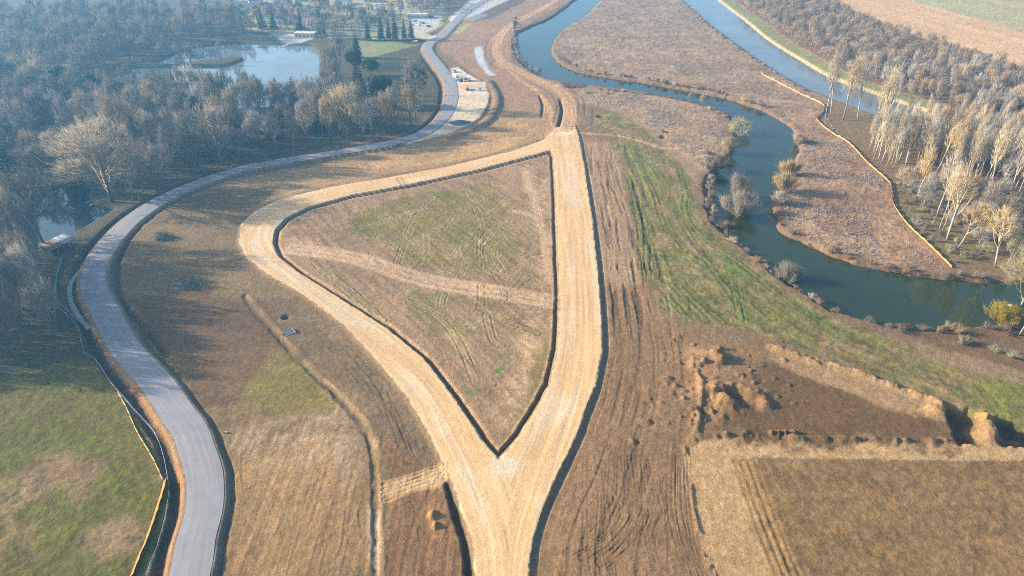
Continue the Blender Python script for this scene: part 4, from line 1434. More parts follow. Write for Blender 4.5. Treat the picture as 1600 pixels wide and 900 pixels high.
EVG = [(98, 150, 98, 46, 'dark evergreen tree left of the spit of the lake, beside the white hut'),
       (66, 165, 112, 44, 'dark evergreen tree between the small blue pool and the lake'),
       (150, 165, 108, 44, 'dark evergreen tree at the left shore of the lake'),
       (186, 160, 120, 30, 'small dark evergreen at the near left shore of the lake'),
       (112, 188, 140, 44, 'dark evergreen in front of the white hut in the left wood'),
       (20, 250, 196, 50, 'dark evergreen bush tree below the small blue pool'),
       (370, 235, 190, 40, 'dark evergreen in the wood behind the two pale fan-shaped trees'),
       (455, 225, 182, 40, 'dark evergreen low in the wood above the upper road bend'),
       (520, 190, 150, 34, 'dark evergreen under the pale bare trees right of the lake'),
       (300, 240, 198, 44, 'dark evergreen left of the two pale fan-shaped trees'),
       (580, 120, 88, 30, 'dark evergreen beside the village lawn and lake corner')]
for px, py, top, w, lab in EVG:
    reserve(px, py)
    tree_at(PR_EVG, 'evergreen_tree', px, py, top, w, lab, 'dark evergreen trees in the left wood')

# --- the wood between lake and asphalt road
WOOD_B = [(-60, 150), (150, 168), (200, 152), (290, 160), (340, 168), (430, 172), (500, 168), (520, 120), (545, 60), (560, 60), (562, 98), (600, 100), (640, 98), (670, 112), (690, 150), (684, 168), (640, 200), (560, 222), (500, 232), (400, 254), (300, 284), (250, 305), (205, 322), (150, 300), (100, 282), (50, 290), (-60, 330)]
a_, b_ = scatter(WOOD_B, 7.2, 175, 3, WATERS, placed=SPOTS)
REST_B = b_
for x, y in a_:
    px, py = to_px(x, y)
    edge_ = px > 480
    pr = PR_TAN if (random.random() < (0.7 if edge_ else 0.3)) else PR_GREY
    random.choice(pr).place('bare_tree', x, y, random.uniform(7, 11) if ((px > 568 and py < 135) or (px < 175 and py < 175)) else random.uniform(12, 25), random.uniform(7, 12), 'bare grey brown tree in the dense wood between the lake and the asphalt road', 'tree', 'bare trees between the lake and the road')
# --- a few trees on the lake shore and the spit
for i, (px, py, top, w) in enumerate([(205, 100, 60, 22), (225, 98, 62, 20), (255, 100, 70, 18), (285, 100, 66, 18), (300, 103, 72, 16), (320, 98, 68, 16), (240, 148, 100, 24), (258, 149, 104, 22), (275, 151, 108, 22), (300, 158, 96, 40), (330, 162, 100, 34), (360, 164, 108, 30), (385, 166, 112, 28), (405, 168, 118, 26), (345, 92, 66, 12)]):
    tree_at(PR_TAN if i in (9, 10) else PR_GREY, 'bare_tree', px, py, top, w, 'thin bare tree on the shore of the lake, the water shining through its twigs', 'bare trees on the lake shore')
rq = np.random.default_rng(404)
for k in range(26):
    px_, py_ = (rq.uniform(-40, 210), rq.uniform(95, 250)) if k < 17 else (rq.uniform(260, 640), rq.uniform(100, 215))
    q = P(px_, py_)
    if any(poly_sd(np.array([q[0]]), np.array([q[1]]), w)[0] < 4 for w, m in WATERS) or line_field(np.array([q[0]]), np.array([q[1]]), ROAD, 60)[0][0] < 14:
        continue
    if k % 3 == 0:
        random.choice(PR_CON).place('conifer', q[0], q[1], rq.uniform(16, 25), rq.uniform(7, 10), 'dark spruce standing among the bare trees of the left wood', 'tree', 'spruces among the bare trees')
    else:
        random.choice(PR_EVG).place('evergreen_tree', q[0], q[1], rq.uniform(14, 21), rq.uniform(10, 16), 'dark evergreen standing among the bare trees of the left wood', 'tree', 'evergreens among the bare trees')
# --- left edge, below the pond
LE = [(-80, 400), (20, 392), (60, 420), (82, 470), (90, 520), (60, 565), (-80, 600)]
a_, b_ = scatter(LE, 6.0, 34, 8, WATERS, placed=SPOTS)
REST_L = scatter([(-420, 380), (-82, 380), (-82, 560), (-420, 600)], 8.0, 80, 88, WATERS, placed=SPOTS)[0]
for x, y in a_:
    random.choice(PR_GREY if random.random() < 0.65 else PR_TAN).place('bare_tree', x, y, random.uniform(15, 25), random.uniform(7, 11), 'bare grey brown tree at the left edge between the pond and the green meadow', 'tree', 'bare trees at the left edge below the pond', tilt=(random.uniform(-0.2, 0.05), 0))
# --- the wood beyond the lake: nearest trees one by one, the rest one mass
WOOD_C = [(-260, 150), (-260, -40), (330, -40), (372, 20), (368, 62), (300, 68), (240, 86), (180, 98), (150, 130), (130, 160)]
a_, b_ = scatter(WOOD_C, 9.0, 36, 9, WATERS, placed=SPOTS)
for x, y in a_:
    random.choice(PR_GREY if random.random() < 0.75 else PR_TAN).place('bare_tree', x, y, random.uniform(14, 22), random.uniform(10, 15), 'bare blue grey tree in the closed wood left of the lake', 'tree', 'bare trees in the wood left of the lake')


def mass(name, spots, mat, seed, hmin, hmax, wmin, wmax, kw):
    """far wood that reads as one body"""
    r = np.random.default_rng(seed)
    protos = []
    for k in range(3):
        t, c = bare_arrays(seed + k, **kw)
        tv = np.array(t.v)
        tf = np.array([q for f in t.f for q in ([f[0], f[i], f[i + 1]] for i in range(1, len(f) - 1))])
        protos.append(join([(tv, tf), c]))
    out = []
    for x, y in spots:
        v, f = protos[r.integers(0, 3)]
        s, h = r.uniform(wmin, wmax) / kw['W'], r.uniform(hmin, hmax) / kw['H']
        a = r.uniform(0, 6.28)
        q = v * np.array([s, s, h])
        q = np.stack([q[:, 0] * math.cos(a) - q[:, 1] * math.sin(a) + x, q[:, 0] * math.sin(a) + q[:, 1] * math.cos(a) + y, q[:, 2]], 1)
        out.append((q, f))
    v, f = join(out)
    o = link_mesh(name, mesh_from_arrays(name, v, f, mat))
    return tag(o, kind='stuff')


LOW = dict(H=18.0, W=12.0, n_limb=7, n_br=130, n_tw=6, tw_len=2.6, tw_r=0.055, up=1.0)
mass('distant_wood', b_[:420], M_twig_grey, 31, 9, 26, 8, 14, LOW)
mass('dense_wood', [q for q in REST_B if to_px(q[0], q[1])[0] < 535], M_twig_grey, 32, 12, 22, 7, 12, LOW)
mass('side_wood', REST_L, M_twig_grey, 33, 18, 26, 8, 12, LOW)
# --- village trees
VIL = [(330, -30), (640, -30), (640, 20), (575, 50), (540, 60), (500, 60), (440, 44), (372, 62), (340, 40)]
a_, b_ = scatter(VIL, 9.5, 85, 12, WATERS, placed=SPOTS)
for x, y in a_:
    random.choice(PR_GREY if random.random() < 0.6 else PR_TAN).place('village_tree', x, y, random.uniform(8, 17), random.uniform(7, 11), 'bare hazy tree between the village houses beyond the lake', 'tree', 'bare trees among the village houses')
a_, b_ = scatter([(640, -40), (720, -40), (706, 4), (690, 22), (660, 24), (632, 20), (615, 5)], 8.0, 140, 14, [], placed=SPOTS, clear_road=14)
mass('distant_wood', a_, M_twig_scrub, 41, 9, 13, 8, 12, LOW)

# --- poplars on the right peninsula
POPS = [
    (1290, 182, 88, 20, PR_POPW, 'white stemmed poplar at the bend of the orange fence, leaning right', (0.10, 0)),
    (1298, 178, 82, 22, PR_POPW, 'white stemmed poplar just right of the fence bend, near the canal end', (0.12, 0)),
    (1317, 187, 90, 26, PR_POP, 'poplar with a dark ivy covered stem right of the fence bend', (0.0, 0)),
    (1340, 185, 88, 24, PR_POPW, 'slanting white poplar in front of the end of the canal', (0.16, 0)),
    (1362, 222, 110, 26, PR_POP, 'tall poplar with a dark fork in front of the canal end', (0.05, 0)),
    (1385, 205, 100, 26, PR_POPW, 'white poplar standing clear at the top left of the pale poplar stand', (0.12, 0)),
    (1432, 312, 232, 22, PR_POPW, 'thin white poplar standing alone at the lower left edge of the poplar stand', (0.05, 0)),
    (1463, 338, 236, 30, PR_POPW, 'straight tall white poplar in the middle of the lower clearing', (0.03, 0)),
    (1468, 357, 262, 22, PR_POPW, 'thin slanting white poplar, left of a close pair in the clearing', (0.16, 0)),
    (1473, 359, 268, 22, PR_POPW, 'thin slanting white poplar, right of a close pair in the clearing', (0.22, 0)),
    (1480, 374, 262, 50, PR_POPW, 'stout poplar with a forked crown above the end of the orange fence', (0.14, 0)),
    (1497, 388, 300, 40, PR_POPW, 'white poplar leaning hard to the right near the river end', (0.30, 0)),
    (1555, 417, 322, 44, PR_POPW, 'white poplar at the right edge above the green water', (0.16, 0)),
]
for px, py, top, w, pr, lab, tl in POPS:
    reserve(px, py)
    tree_at(pr, 'poplar', px, py, top, w, lab, 'poplars on the right bank', tl)
x_, y_ = P(1593, 523)
t_w = PR_POPW[0].place('poplar', x_, y_, 20, 7, 'single white trunk at the right edge in front of the yellow bush', 'tree', 'poplars on the right bank', tilt=(0.05, 0))
STAND = [(1352, 225), (1372, 205), (1400, 196), (1470, 205), (1560, 215), (1640, 240), (1700, 300), (1640, 330), (1560, 300), (1470, 275), (1420, 262), (1385, 265), (1360, 250)]
a_, b_ = scatter(STAND, 3.3, 270, 21, [], placed=SPOTS)
for x, y in a_:
    random.choice(PR_POP).place('poplar', x, y, random.uniform(13, 26), random.uniform(3.0, 5.5), 'slim pale poplar in the close stand on the right bank', 'tree', 'pale poplars of the close stand', tilt=(random.uniform(-0.02, 0.12), random.uniform(-0.05, 0.05)))
a_, b_ = scatter([(1400, 290), (1470, 285), (1600, 310), (1700, 330), (1700, 430), (1560, 408), (1500, 372), (1440, 330)], 5.5, 110, 23, [], placed=SPOTS)
for x, y in a_:
    random.choice(PR_OLIVE if random.random() < 0.5 else PR_SCRUB).place('thicket_tree', x, y, random.uniform(4, 12), random.uniform(5, 9), 'low olive brown bare tree in the thicket right of the orange fence', 'tree', 'low bare trees in the right thicket')
for px, py, top, w, lab in [(1600, 470, 372, 96, 'broad grey green bare tree hanging over the right end of the river'), (1640, 440, 300, 100, 'large bare tree cut by the right edge above the river end')]:
    tree_at(PR_OLIVE, 'bare_tree', px, py, top, w, lab)
# --- scrub wood on the far bank of the canal
SCRUB = [(1130, -40), (1168, 20), (1215, 55), (1310, 108), (1400, 146), (1470, 172), (1620, 235), (1760, 290), (1760, 150), (1600, 118), (1440, 74), (1330, 34), (1250, -10), (1225, -40)]
a_, b_ = scatter(SCRUB, 6.6, 230, 27, [(CANAL, 11.0)], placed=SPOTS)
for x, y in a_:
    random.choice(PR_SCRUB if random.random() < 0.75 else PR_TAN).place('scrub_tree', x, y, random.uniform(6, 16), random.uniform(5, 10), 'bare brown tree in the strip of wood between the canal and the tan field', 'tree', 'bare trees of the strip beyond the canal')
mass('scrub_wood', b_[:420], M_twig_scrub, 51, 8, 13, 7, 11, LOW)
for i in range(3):
    tree_at(PR_EVG, 'evergreen_tree', (1552, 1575, 1590)[i], (188, 198, 186)[i], (160, 172, 158)[i], 22, ('dark green evergreen in the strip beyond the canal, left of two others', 'lowest dark green evergreen in the strip beyond the canal', 'dark green evergreen at the right edge of the strip beyond the canal')[i], 'evergreens beyond the canal')

sp_, _ = scatter([(1296, 186), (1340, 195), (1372, 250), (1420, 275), (1470, 300), (1560, 390), (1500, 418), (1424, 350), (1402, 305), (1396, 284), (1330, 222), (1302, 206)], 4.2, 50, 61, [])
for x, y in sp_:
    px_, py_ = to_px(x, y)
    k_ = random.choice(('brown', 'brown', 'straw', 'olive'))
    bush(k_, px_, py_, random.uniform(0.8, 3.0), random.uniform(2, 5), 'low bush on the rough ground between the long net fence and the poplars', 'low bushes between fence and poplars')
# --- bushes of the river banks
for px, py, H, W, kd, lab in [
    (1224, 302, 8.0, 11.0, 'straw', 'large straw coloured bush on the right bank opposite the fallen tree'),
    (1233, 275, 7.0, 9.0, 'straw', 'straw coloured bush just above the largest one on the right bank'),
    (1217, 318, 4.5, 7.0, 'straw', 'lowest straw coloured bush of three on the right bank'),
    (1232, 432, 7.0, 9.0, 'brown', 'round red brown bush alone on the near bank, throwing a shadow on the water'),
    (1565, 502, 6.0, 10.0, 'yellow', 'bright yellow bush by the right end of the river'),
    (1136, 350, 3.5, 6.0, 'brown', 'grey brown bush at the near bank below the fallen tree'),
    (1246, 222, 6.0, 8.0, 'tan', 'tan bush on the right bank where the river widens'),
    (1120, 262, 6.0, 11.0, 'brown', 'tangled brown bush over the dark bank pool on the left of the river'),
    (1140, 236, 6.0, 9.0, 'tan', 'tan bush at the corner of the river spur'),
]:
    bush(kd, px, py, H, W, lab, 'larger bushes on the river banks', big=True)
bush('tan', 1153, 331, 9.0, 15.0, 'wide pale thicket of a half fallen tree standing in the river by the left bank', None, 'fallen_tree', True, -1.6)
bush('brown', 1150, 308, 10.0, 13.0, 'grey brown crown of a half fallen tree in the river just above the pale one', None, 'fallen_tree', True, -1.6)
tree_at(PR_OLIVE, 'bare_tree', 1160, 203, 172, 44, 'bare tree leaning out over the river from its upper spur', None, (0.6, 0))
tree_at(PR_SCRUB, 'bare_tree', 1098, 160, 140, 12, 'small bare tree at the waterline of the upper river', None)
tree_at(PR_SCRUB, 'bare_tree', 1078, 155, 138, 10, 'tiny bare tree just left of the one at the upper waterline', None)


def bank_bushes(line_px, off, step, kinds, hr, wr, label, group, jitter=1.2, name='bush'):
    ln = catmull(PL(line_px), 8)
    s = np.concatenate([[0], np.cumsum(np.hypot(*np.diff(ln, axis=0).T))])
    d = np.gradient(ln, axis=0)
    d /= np.hypot(d[:, 0], d[:, 1])[:, None]
    q = 0.0
    while q < s[-1]:
        i = min(int(np.searchsorted(s, q)), len(ln) - 1)
        nrm = np.array([d[i][1], -d[i][0]])
        p = ln[i] + nrm * (off + random.uniform(-jitter, jitter)) + d[i] * random.uniform(-1, 1)
        H = random.uniform(*hr)
        me = random.choice(BUSH[random.choice(kinds)])
        o = link_mesh(name, me)
        o.location = (p[0], p[1], max(ground_z(p[0], p[1]), -1.2))
        w = random.uniform(*wr)
        o.scale = (w / 4 * random.uniform(0.7, 1.2), w / 4 * random.uniform(0.9, 1.8), H / 3)
        o.rotation_euler = (0, 0, math.atan2(d[i][1], d[i][0]) - math.pi / 2 + random.uniform(-0.5, 0.5))
        tag(o, label, 'bush', group)
        q += step * random.choice((0.5, 0.7, 0.9, 1.3, 2.6))


bank_bushes([(1100, 240), (1108, 280), (1106, 312), (1112, 340)], -1.0, 2.4, ['red', 'straw', 'brown'], (1.5, 3.0), (2, 4), 'low rust red bush on the steep left bank opposite the straw bushes', 'rust red bushes on the left river bank')
bank_bushes([(1115, 345), (1138, 367), (1167, 388), (1196, 411), (1217, 431), (1253, 455), (1300, 483), (1342, 496), (1400, 507)], 0.6, 3.0, ['red', 'red', 'brown', 'straw'], (1.0, 2.4), (1.6, 3.6), 'small red brown bush along the near bank of the lower river', 'small bushes along the near river bank')
bank_bushes([(1400, 508), (1470, 512), (1540, 512), (1600, 508)], 1.5, 2.8, ['brown', 'straw', 'red'], (1.2, 2.6), (2, 4.2), 'low brown bush between the green water and the right grass strip', 'low bushes below the river end', 2.0)
bank_bushes([(1500, 535), (1540, 540), (1600, 560), (1640, 565)], 0.0, 2.4, ['olive', 'brown'], (1.2, 2.8), (2.5, 4.5), 'dark olive bush in the rough ground below the yellow bush', 'dark bushes in the rough corner', 2.6)
bank_bushes([(1219, 352), (1253, 374), (1312, 399), (1362, 414), (1425, 426), (1477, 432), (1550, 436)], -1.2, 2.6, ['straw', 'brown', 'brown'], (0.9, 2.2), (1.6, 3.6), 'dry straw brown bush on the far edge of the lower river', 'dry bushes on the far edge of the lower river')
bank_bushes([(806, 30), (804, 60), (808, 84), (822, 101), (842, 113)], -0.5, 4.2, ['brown', 'olive'], (2.0, 3.6), (3, 5), 'dark bush on the outer bank of the upper river bend', 'dark bushes on the outer bend of the river')
bank_bushes([(870, 90), (900, 108), (950, 118), (1000, 125), (1050, 134), (1112, 145), (1150, 155), (1200, 174)], -2.0, 5.0, ['straw', 'brown', 'red'], (1.4, 3.0), (2.6, 5), 'rust brown bush on the peninsula edge of the upper river', 'rust brown bushes along the peninsula edge')
bank_bushes([(1085, 12), (1110, 38), (1150, 68), (1205, 106), (1250, 134), (1285, 152)], 3.5, 7.0, ['straw', 'brown'], (1.0, 2.2), (2, 4), 'dry bush on the bank between peninsula and canal', 'dry bushes along the canal bank')
bank_bushes([(940, 140), (1000, 145), (1060, 155), (1110, 168), (1140, 182)], 1.6, 5.0, ['straw', 'brown'], (1.0, 2.0), (2, 3.6), 'dry brown bush on the spur below the upper river', 'dry bushes on the river spur')

# dry tufts that cover the cleared peninsulas: nobody could count them
r_ = np.random.default_rng(91)
tv = []
for poly, n in (([(1235, 200), (1285, 172), (1325, 226), (1390, 289), (1394, 318), (1415, 351), (1484, 420), (1476, 430), (1300, 392), (1222, 352), (1222, 320), (1248, 240)], 3600), ([(955, -10), (1050, -10), (1070, 6), (1140, 66), (1205, 112), (1285, 160), (1285, 196), (1240, 196), (1150, 150), (1000, 120), (900, 100), (872, 75), (893, 42), (930, 12)], 7000), ([(905, 140), (1000, 148), (1100, 169), (1144, 196), (1130, 240), (1104, 268), (1050, 224), (990, 180), (940, 160)], 2600)):
    pg = PL(poly)
    c = r_.uniform(pg.min(0), pg.max(0), (n * 3, 2))
    c = c[poly_sd(c[:, 0], c[:, 1], pg) < -0.5][:n]
    keep_ = fbm(c[:, 0], c[:, 1], 12, 2, 8) > r_.uniform(-0.4, 0.5, len(c))
    c = c[keep_]
    px, py = to_px(c[:, 0], c[:, 1])
    ri = np.clip(np.searchsorted(-rows, -py), 0, NR - 1)
    ci = np.clip(np.searchsorted(cols_, px), 0, NC - 1)
    z = Z[ri * NC + ci]
    base = np.repeat(np.stack([c[:, 0], c[:, 1], z - 0.05], 1), 7, 0)
    base[:, :2] += r_.normal(size=(len(base), 2)) * 0.22
    d = unit(r_, len(base)) * 0.8 + np.array([0, 0, 0.9])
    L = r_.uniform(0.25, 0.8, (len(base), 1))
    tv.append(spikes(base, base + d * L, r_.uniform(0.05, 0.11, len(base))))
tag(link_mesh('scrub', mesh_from_arrays('scrub', *join(tv), tree_mat('dry_tufts', (0.32, 0.25, 0.19), 0.9, 0.0))), kind='stuff')

# ------------------------------------------------------------------ fences
M_orange = simple_mat('orange_netting', (0.42, 0.15, 0.01), 0.7, 2.0, (0.85, 1.1))
M_netpale = simple_mat('sunbleached_netting', (0.42, 0.235, 0.075), 0.7, 2.0, (0.8, 1.15))
M_teal = simple_mat('green_netting', (0.06, 0.27, 0.24), 0.7, 2.0)
M_wood = simple_mat('weathered_wood', (0.34, 0.27, 0.19), 0.85, 2.0)
M_wire = simple_mat('galvanised_wire', (0.34, 0.35, 0.35), 0.6, 2.0, (0.9, 1.1))
M_concrete = simple_mat('concrete', (0.24, 0.22, 0.19), 0.85, 1.2, (0.7, 1.2))


def fence(name, px, label, net_mat, post_mat, H=1.1, gap=4.0, wires=None, wob=0.35, lean=0.0, post_r=0.06, thick=0.05):
    ln = catmull(PL(px), 10)
    s = np.concatenate([[0], np.cumsum(np.hypot(*np.diff(ln, axis=0).T))])
    n = max(2, int(s[-1] / 1.0))
    q = np.linspace(0, s[-1], n)
    x, y = np.interp(q, s, ln[:, 0]), np.interp(q, s, ln[:, 1])
    z = np.array([ground_z(a, b) for a, b in zip(x, y)])
    c0 = (x[0], y[0], z[0])
    root = empty(name, c0, label, 'fence')
    x, y, z = x - c0[0], y - c0[1], z - c0[2]
    dx, dy = np.gradient(x), np.gradient(y)
    nn = np.hypot(dx, dy)
    nx, ny = dy / nn, -dx / nn
    sag = 1 - wob * np.abs(np.sin(q * math.pi / gap + 0.6))
    if wires is None:
        V, F = [], []
        for i in range(n):
            h = H * sag[i]
            for o in (-thick / 2, thick / 2):
                V.append((x[i] + nx[i] * o, y[i] + ny[i] * o, z[i]))
                V.append((x[i] + nx[i] * (o + lean * h), y[i] + ny[i] * (o + lean * h), z[i] + h))
        for i in range(n - 1):
            a, b = 4 * i, 4 * (i + 1)
            F += [(a, a + 1, b + 1, b), (a + 2, b + 2, b + 3, a + 3), (a + 1, a + 3, b + 3, b + 1)]
        link_mesh('net', mesh_from_arrays('net', V, F, net_mat), root)
    else:
        mb = MB()
        for h in wires:
            mb.tube([(x[i], y[i], z[i] + h) for i in range(0, n, 2)], [0.014] * len(range(0, n, 2)), 3)
        mb.build('wire', net_mat, root)
    pm = MB().tube([(0, 0, -0.4), (0, 0, H + 0.2)], [post_r, post_r * 0.9], 6).mesh('post', post_mat)
    for k, d in enumerate(np.arange(0, s[-1], max(gap, s[-1] / 98))):
        p = link_mesh('post', pm, root)
        p.location = (np.interp(d, q, x), np.interp(d, q, y), np.interp(d, q, z))
    return root


fence('net_fence', [(1190, 115), (1200, 122), (1250, 147), (1284, 163), (1289, 171), (1284, 180), (1277, 188), (1300, 208), (1327, 225), (1355, 255), (1388, 284), (1395, 300), (1397, 320), (1417, 350), (1450, 382), (1488, 418)], 'long pale orange net fence winding down the right peninsula to the river', M_netpale, M_wood, 1.4, 5.0, lean=0.5)
fence('net_fence', [(183, 612), (198, 640), (214, 676), (236, 713), (246, 733), (254, 752)], 'thin faded orange net fence along the upper part of the green meadow', M_netpale, M_wood, 0.7, 4.0, lean=-0.25)
fence('net_fence', [(256, 752), (250, 775), (238, 812), (226, 845), (213, 875), (202, 902)], 'bright orange net fence standing across the lower corner of the green meadow', M_orange, M_wood, 1.1, 3.0, lean=-0.9)
fence('net_fence', [(98, 404), (90, 430), (88, 455), (90, 478), (106, 494), (120, 512), (128, 535), (133, 558)], 'dark green net fence in the shade under the bare trees left of the road', M_teal, M_wood, 1.0, 3.5)
fence('wire_fence', [(92, 474), (106, 488), (118, 500), (126, 520), (133, 555), (146, 560), (158, 575), (172, 598), (190, 620), (210, 642), (236, 668), (250, 695), (260, 735), (264, 775), (258, 815), (244, 860), (230, 905)], 'grey wire fence with thin posts beside the ditch of the asphalt road', M_wire, M_wire, 1.3, 4.0, (0.3, 0.7, 1.1, 1.3), post_r=0.05)
fence('wire_fence', [(120, 392), (165, 345), (205, 318), (240, 296), (290, 276), (350, 258), (430, 240), (520, 226), (590, 213), (640, 198), (665, 182), (675, 160), (676, 140)], 'long dark wire fence along the edge of the wood above the asphalt road', M_wire, M_wood, 1.4, 4.5, (0.4, 0.8, 1.3), post_r=0.08)

# concrete lined channel left of the road
ribbon('concrete_channel', catmull(PL([(152, 400), (134, 416), (118, 432), (109, 450), (112, 474), (124, 496), (140, 514)]), 8), 0.7, 0.12, M_concrete)

# ------------------------------------------------------------------ shed by the pond
M_tin = simple_mat('white_tin', (0.34, 0.34, 0.34), 0.5, 1.0, (0.6, 1.15))
M_rust = simple_mat('rusty_tin', (0.20, 0.12, 0.09), 0.8, 1.2, (0.7, 1.25))
M_plank = simple_mat('dark_planks', (0.09, 0.075, 0.06), 0.9, 2.0)
a0, b0, c0_, d0 = P(84, 404), P(124, 385), P(103, 377), P(64, 394)
cen = (a0 + b0 + c0_ + d0) / 4
shed = empty('shed', (cen[0], cen[1], ground_z(*cen)), 'open shed with a half rusty half white tin roof by the dark pond', 'shed')
ux = (b0 - a0); Lx = float(np.hypot(*ux)); ux = ux / Lx
rot = math.atan2(ux[1], ux[0])
shed.rotation_euler = (0, 0, rot)
Wd = 5.0


def tin(x0, x1, mat):
    mb = MB()
    n = int((x1 - x0) / 0.22)
    xs = np.linspace(x0, x1, n)
    V, F = [], []
    for k, x in enumerate(xs):
        dz = 0.04 * (k % 2)
        for yy, zz in ((-Wd / 2 - 0.3, 2.5), (Wd / 2 + 0.3, 3.3)):
            V += [(x, yy, zz + dz), (x, yy, zz + dz + 0.03)]
    for k in range(n - 1):
        a, b = 4 * k, 4 * (k + 1)
        F += [(a + 1, b + 1, b + 3, a + 3), (a, a + 2, b + 2, b), (a, b, b + 1, a + 1), (a + 2, a + 3, b + 3, b + 2)]
    return link_mesh('roof_sheet', mesh_from_arrays('roof_sheet', V, F, mat), shed)


t1 = tin(-Lx / 2, 0.0, M_rust); t1['label'] = 'rusty brown half of the tin roof'
t2 = tin(0.02, Lx / 2, M_tin); t2['label'] = 'white half of the tin roof'
MB().box(-Lx / 2 + 0.3, Lx / 2 - 0.3, Wd / 2 - 0.1, Wd / 2, 0, 3.1).box(-Lx / 2 + 0.3, -Lx / 2 + 0.4, -Wd / 2, Wd / 2 - 0.12, 0, 2.4).build('wall', M_plank, shed)
for k in range(5):
    MB().tube([(-Lx / 2 + 0.4 + k * (Lx - 0.8) / 4, -Wd / 2 + 0.1, -0.3), (-Lx / 2 + 0.4 + k * (Lx - 0.8) / 4, -Wd / 2 + 0.1, 2.5)], [0.1, 0.09], 6).build('post', M_wood, shed)

# ------------------------------------------------------------------ houses of the village
M_glass = simple_mat('window_glass', (0.03, 0.04, 0.05), 0.1, 2.0, (0.9, 1.1), 0.0, None, 0.6)
M_white = simple_mat('white_render', (0.55, 0.53, 0.48), 0.85, 0.6, (0.92, 1.06))
M_beige = simple_mat('beige_render', (0.56, 0.46, 0.34), 0.85, 0.6)
M_brick = simple_mat('red_brick', (0.42, 0.19, 0.12), 0.85, 0.8)
M_tile = simple_mat('red_tiles', (0.40, 0.17, 0.10), 0.85, 1.0, (0.75, 1.2))
M_slate = simple_mat('grey_slate', (0.16, 0.17, 0.20), 0.7, 1.0)
M_blue = simple_mat('pale_blue_sheet', (0.42, 0.52, 0.60), 0.5, 0.8)
M_door = simple_mat('door_paint', (0.18, 0.12, 0.08), 0.6)


def house(px, py, L, W, H, ridge_h, rz, wall, roof, label, flat=False, chimney=True, nwin=4, name='house', floors=1):
    x, y = P(px, py)
    root = empty(name, (x, y, ground_z(x, y)), label, 'house' if name == 'house' else 'building', None, rz)
    mb = MB()
    if flat:
        mb.box(-L / 2, L / 2, -W / 2, W / 2, -0.5, H)
    else:
        mb.side_prism([(-W / 2, -0.5), (W / 2, -0.5), (W / 2, H), (0, H + ridge_h - 0.12), (-W / 2, H)], -L / 2, L / 2)
    mb.build('wall', wall, root)
    if flat:
        rf = MB().box(-L / 2 - 0.3, L / 2 + 0.3, -W / 2 - 0.3, W / 2 + 0.3, H + 0.01, H + 0.35).build('roof', roof, root)
    else:
        o, t = 0.45, 0.18
        k = ridge_h / (W / 2)
        rf = MB().side_prism([(-W / 2 - o, H - o * k), (0, H + ridge_h), (W / 2 + o, H - o * k), (W / 2 + o, H - o * k + t), (0, H + ridge_h + t), (-W / 2 - o, H - o * k + t)], -L / 2 - 0.4, L / 2 + 0.4).build('roof', roof, root)
        if chimney:
            MB().box(L * 0.2, L * 0.2 + 0.7, -0.4, 0.4, H + ridge_h - 0.5, H + ridge_h + 1.1).build('chimney', M_brick, rf)
    for fl in range(floors):
        z0 = 0.95 + fl * 2.8
        for k in range(nwin):
            if fl == 0 and k == nwin // 2:
                MB().box(-L / 2 + L * (k + 0.5) / nwin - 0.5, -L / 2 + L * (k + 0.5) / nwin + 0.5, -W / 2 - 0.05, -W / 2 + 0.03, 0, 2.1).build('door', M_door, root)
                continue
            xx = -L / 2 + L * (k + 0.5) / nwin
            w = MB().box(xx - 0.65, xx + 0.65, -W / 2 - 0.06, -W / 2 + 0.02, z0, z0 + 1.35).build('window', M_white, root)
            MB().box(xx - 0.55, xx + 0.55, -W / 2 - 0.09, -W / 2 - 0.062, z0 + 0.1, z0 + 1.25).build('pane', M_glass, w)
    return root


house(442, 27, 17, 9, 4.0, 3.2, -0.05, M_white, M_tile, 'long white house with a red tiled roof behind the lake')
house(416, 17, 9, 8, 4.5, 3.0, 1.4, M_white, M_slate, 'small white gabled house left of the red roofed house')
house(375, 14, 16, 9, 4.0, 3.4, 0.1, M_beige, M_slate, 'beige house with a blue grey roof at the left end of the village')
house(400, 6, 14, 9, 4.0, 3.2, 0.4, M_white, M_slate, 'white house with a grey roof turned away, above the beige house')
house(446, 9, 13, 8, 4.5, 3.0, 0.05, M_white, M_slate, 'white house with a grey roof straight above the red roofed house')
house(507, 12, 9, 9, 9.5, 0, 0.05, M_brick, M_slate, 'tall orange brick block in the middle of the village', True, False, 3, 'apartment_building', 3)
house(487, 22, 10, 8, 3.6, 2.4, -0.1, M_white, M_slate, 'low white house between the red roofed house and the brick block')
house(478, 58, 16, 7, 3.4, 0, -0.12, M_beige, M_beige, 'flat beige terrace building at the back shore of the lake', True, False, 5, 'lakeside_building')
house(585, 2, 20, 10, 4.0, 2.6, 0.0, M_beige, M_slate, 'long low house at the top edge right of the brick block')
house(470, 1, 12, 9, 5, 3, 0.2, M_white, M_tile, 'white house with a red roof at the top edge left of the brick block')
house(540, 6, 11, 9, 4, 3, -0.3, M_white, M_slate, 'white house with a grey roof at the top edge right of the brick block')
house(653, 28, 18, 6, 3.4, 0, 0.0, M_white, M_white, 'long white flat roofed hall at the back of the car park', True, False, 6, 'depot_building')
house(595, 17, 9, 7, 3.4, 2.4, 0.2, M_white, M_slate, 'little white house behind the row of lawn spruces')
house(223, 150, 13, 5, 2.4, 0, 0.03, M_beige, M_blue, 'low hut with a long pale blue roof on the near left shore of the lake', True, False, 4, 'lakeside_hut')
house(257, 150, 5, 4, 2.4, 1.4, 0.1, M_brick, M_tile, 'small brown hut right of the pale blue roofed one', name='lakeside_hut', chimney=False, nwin=2)
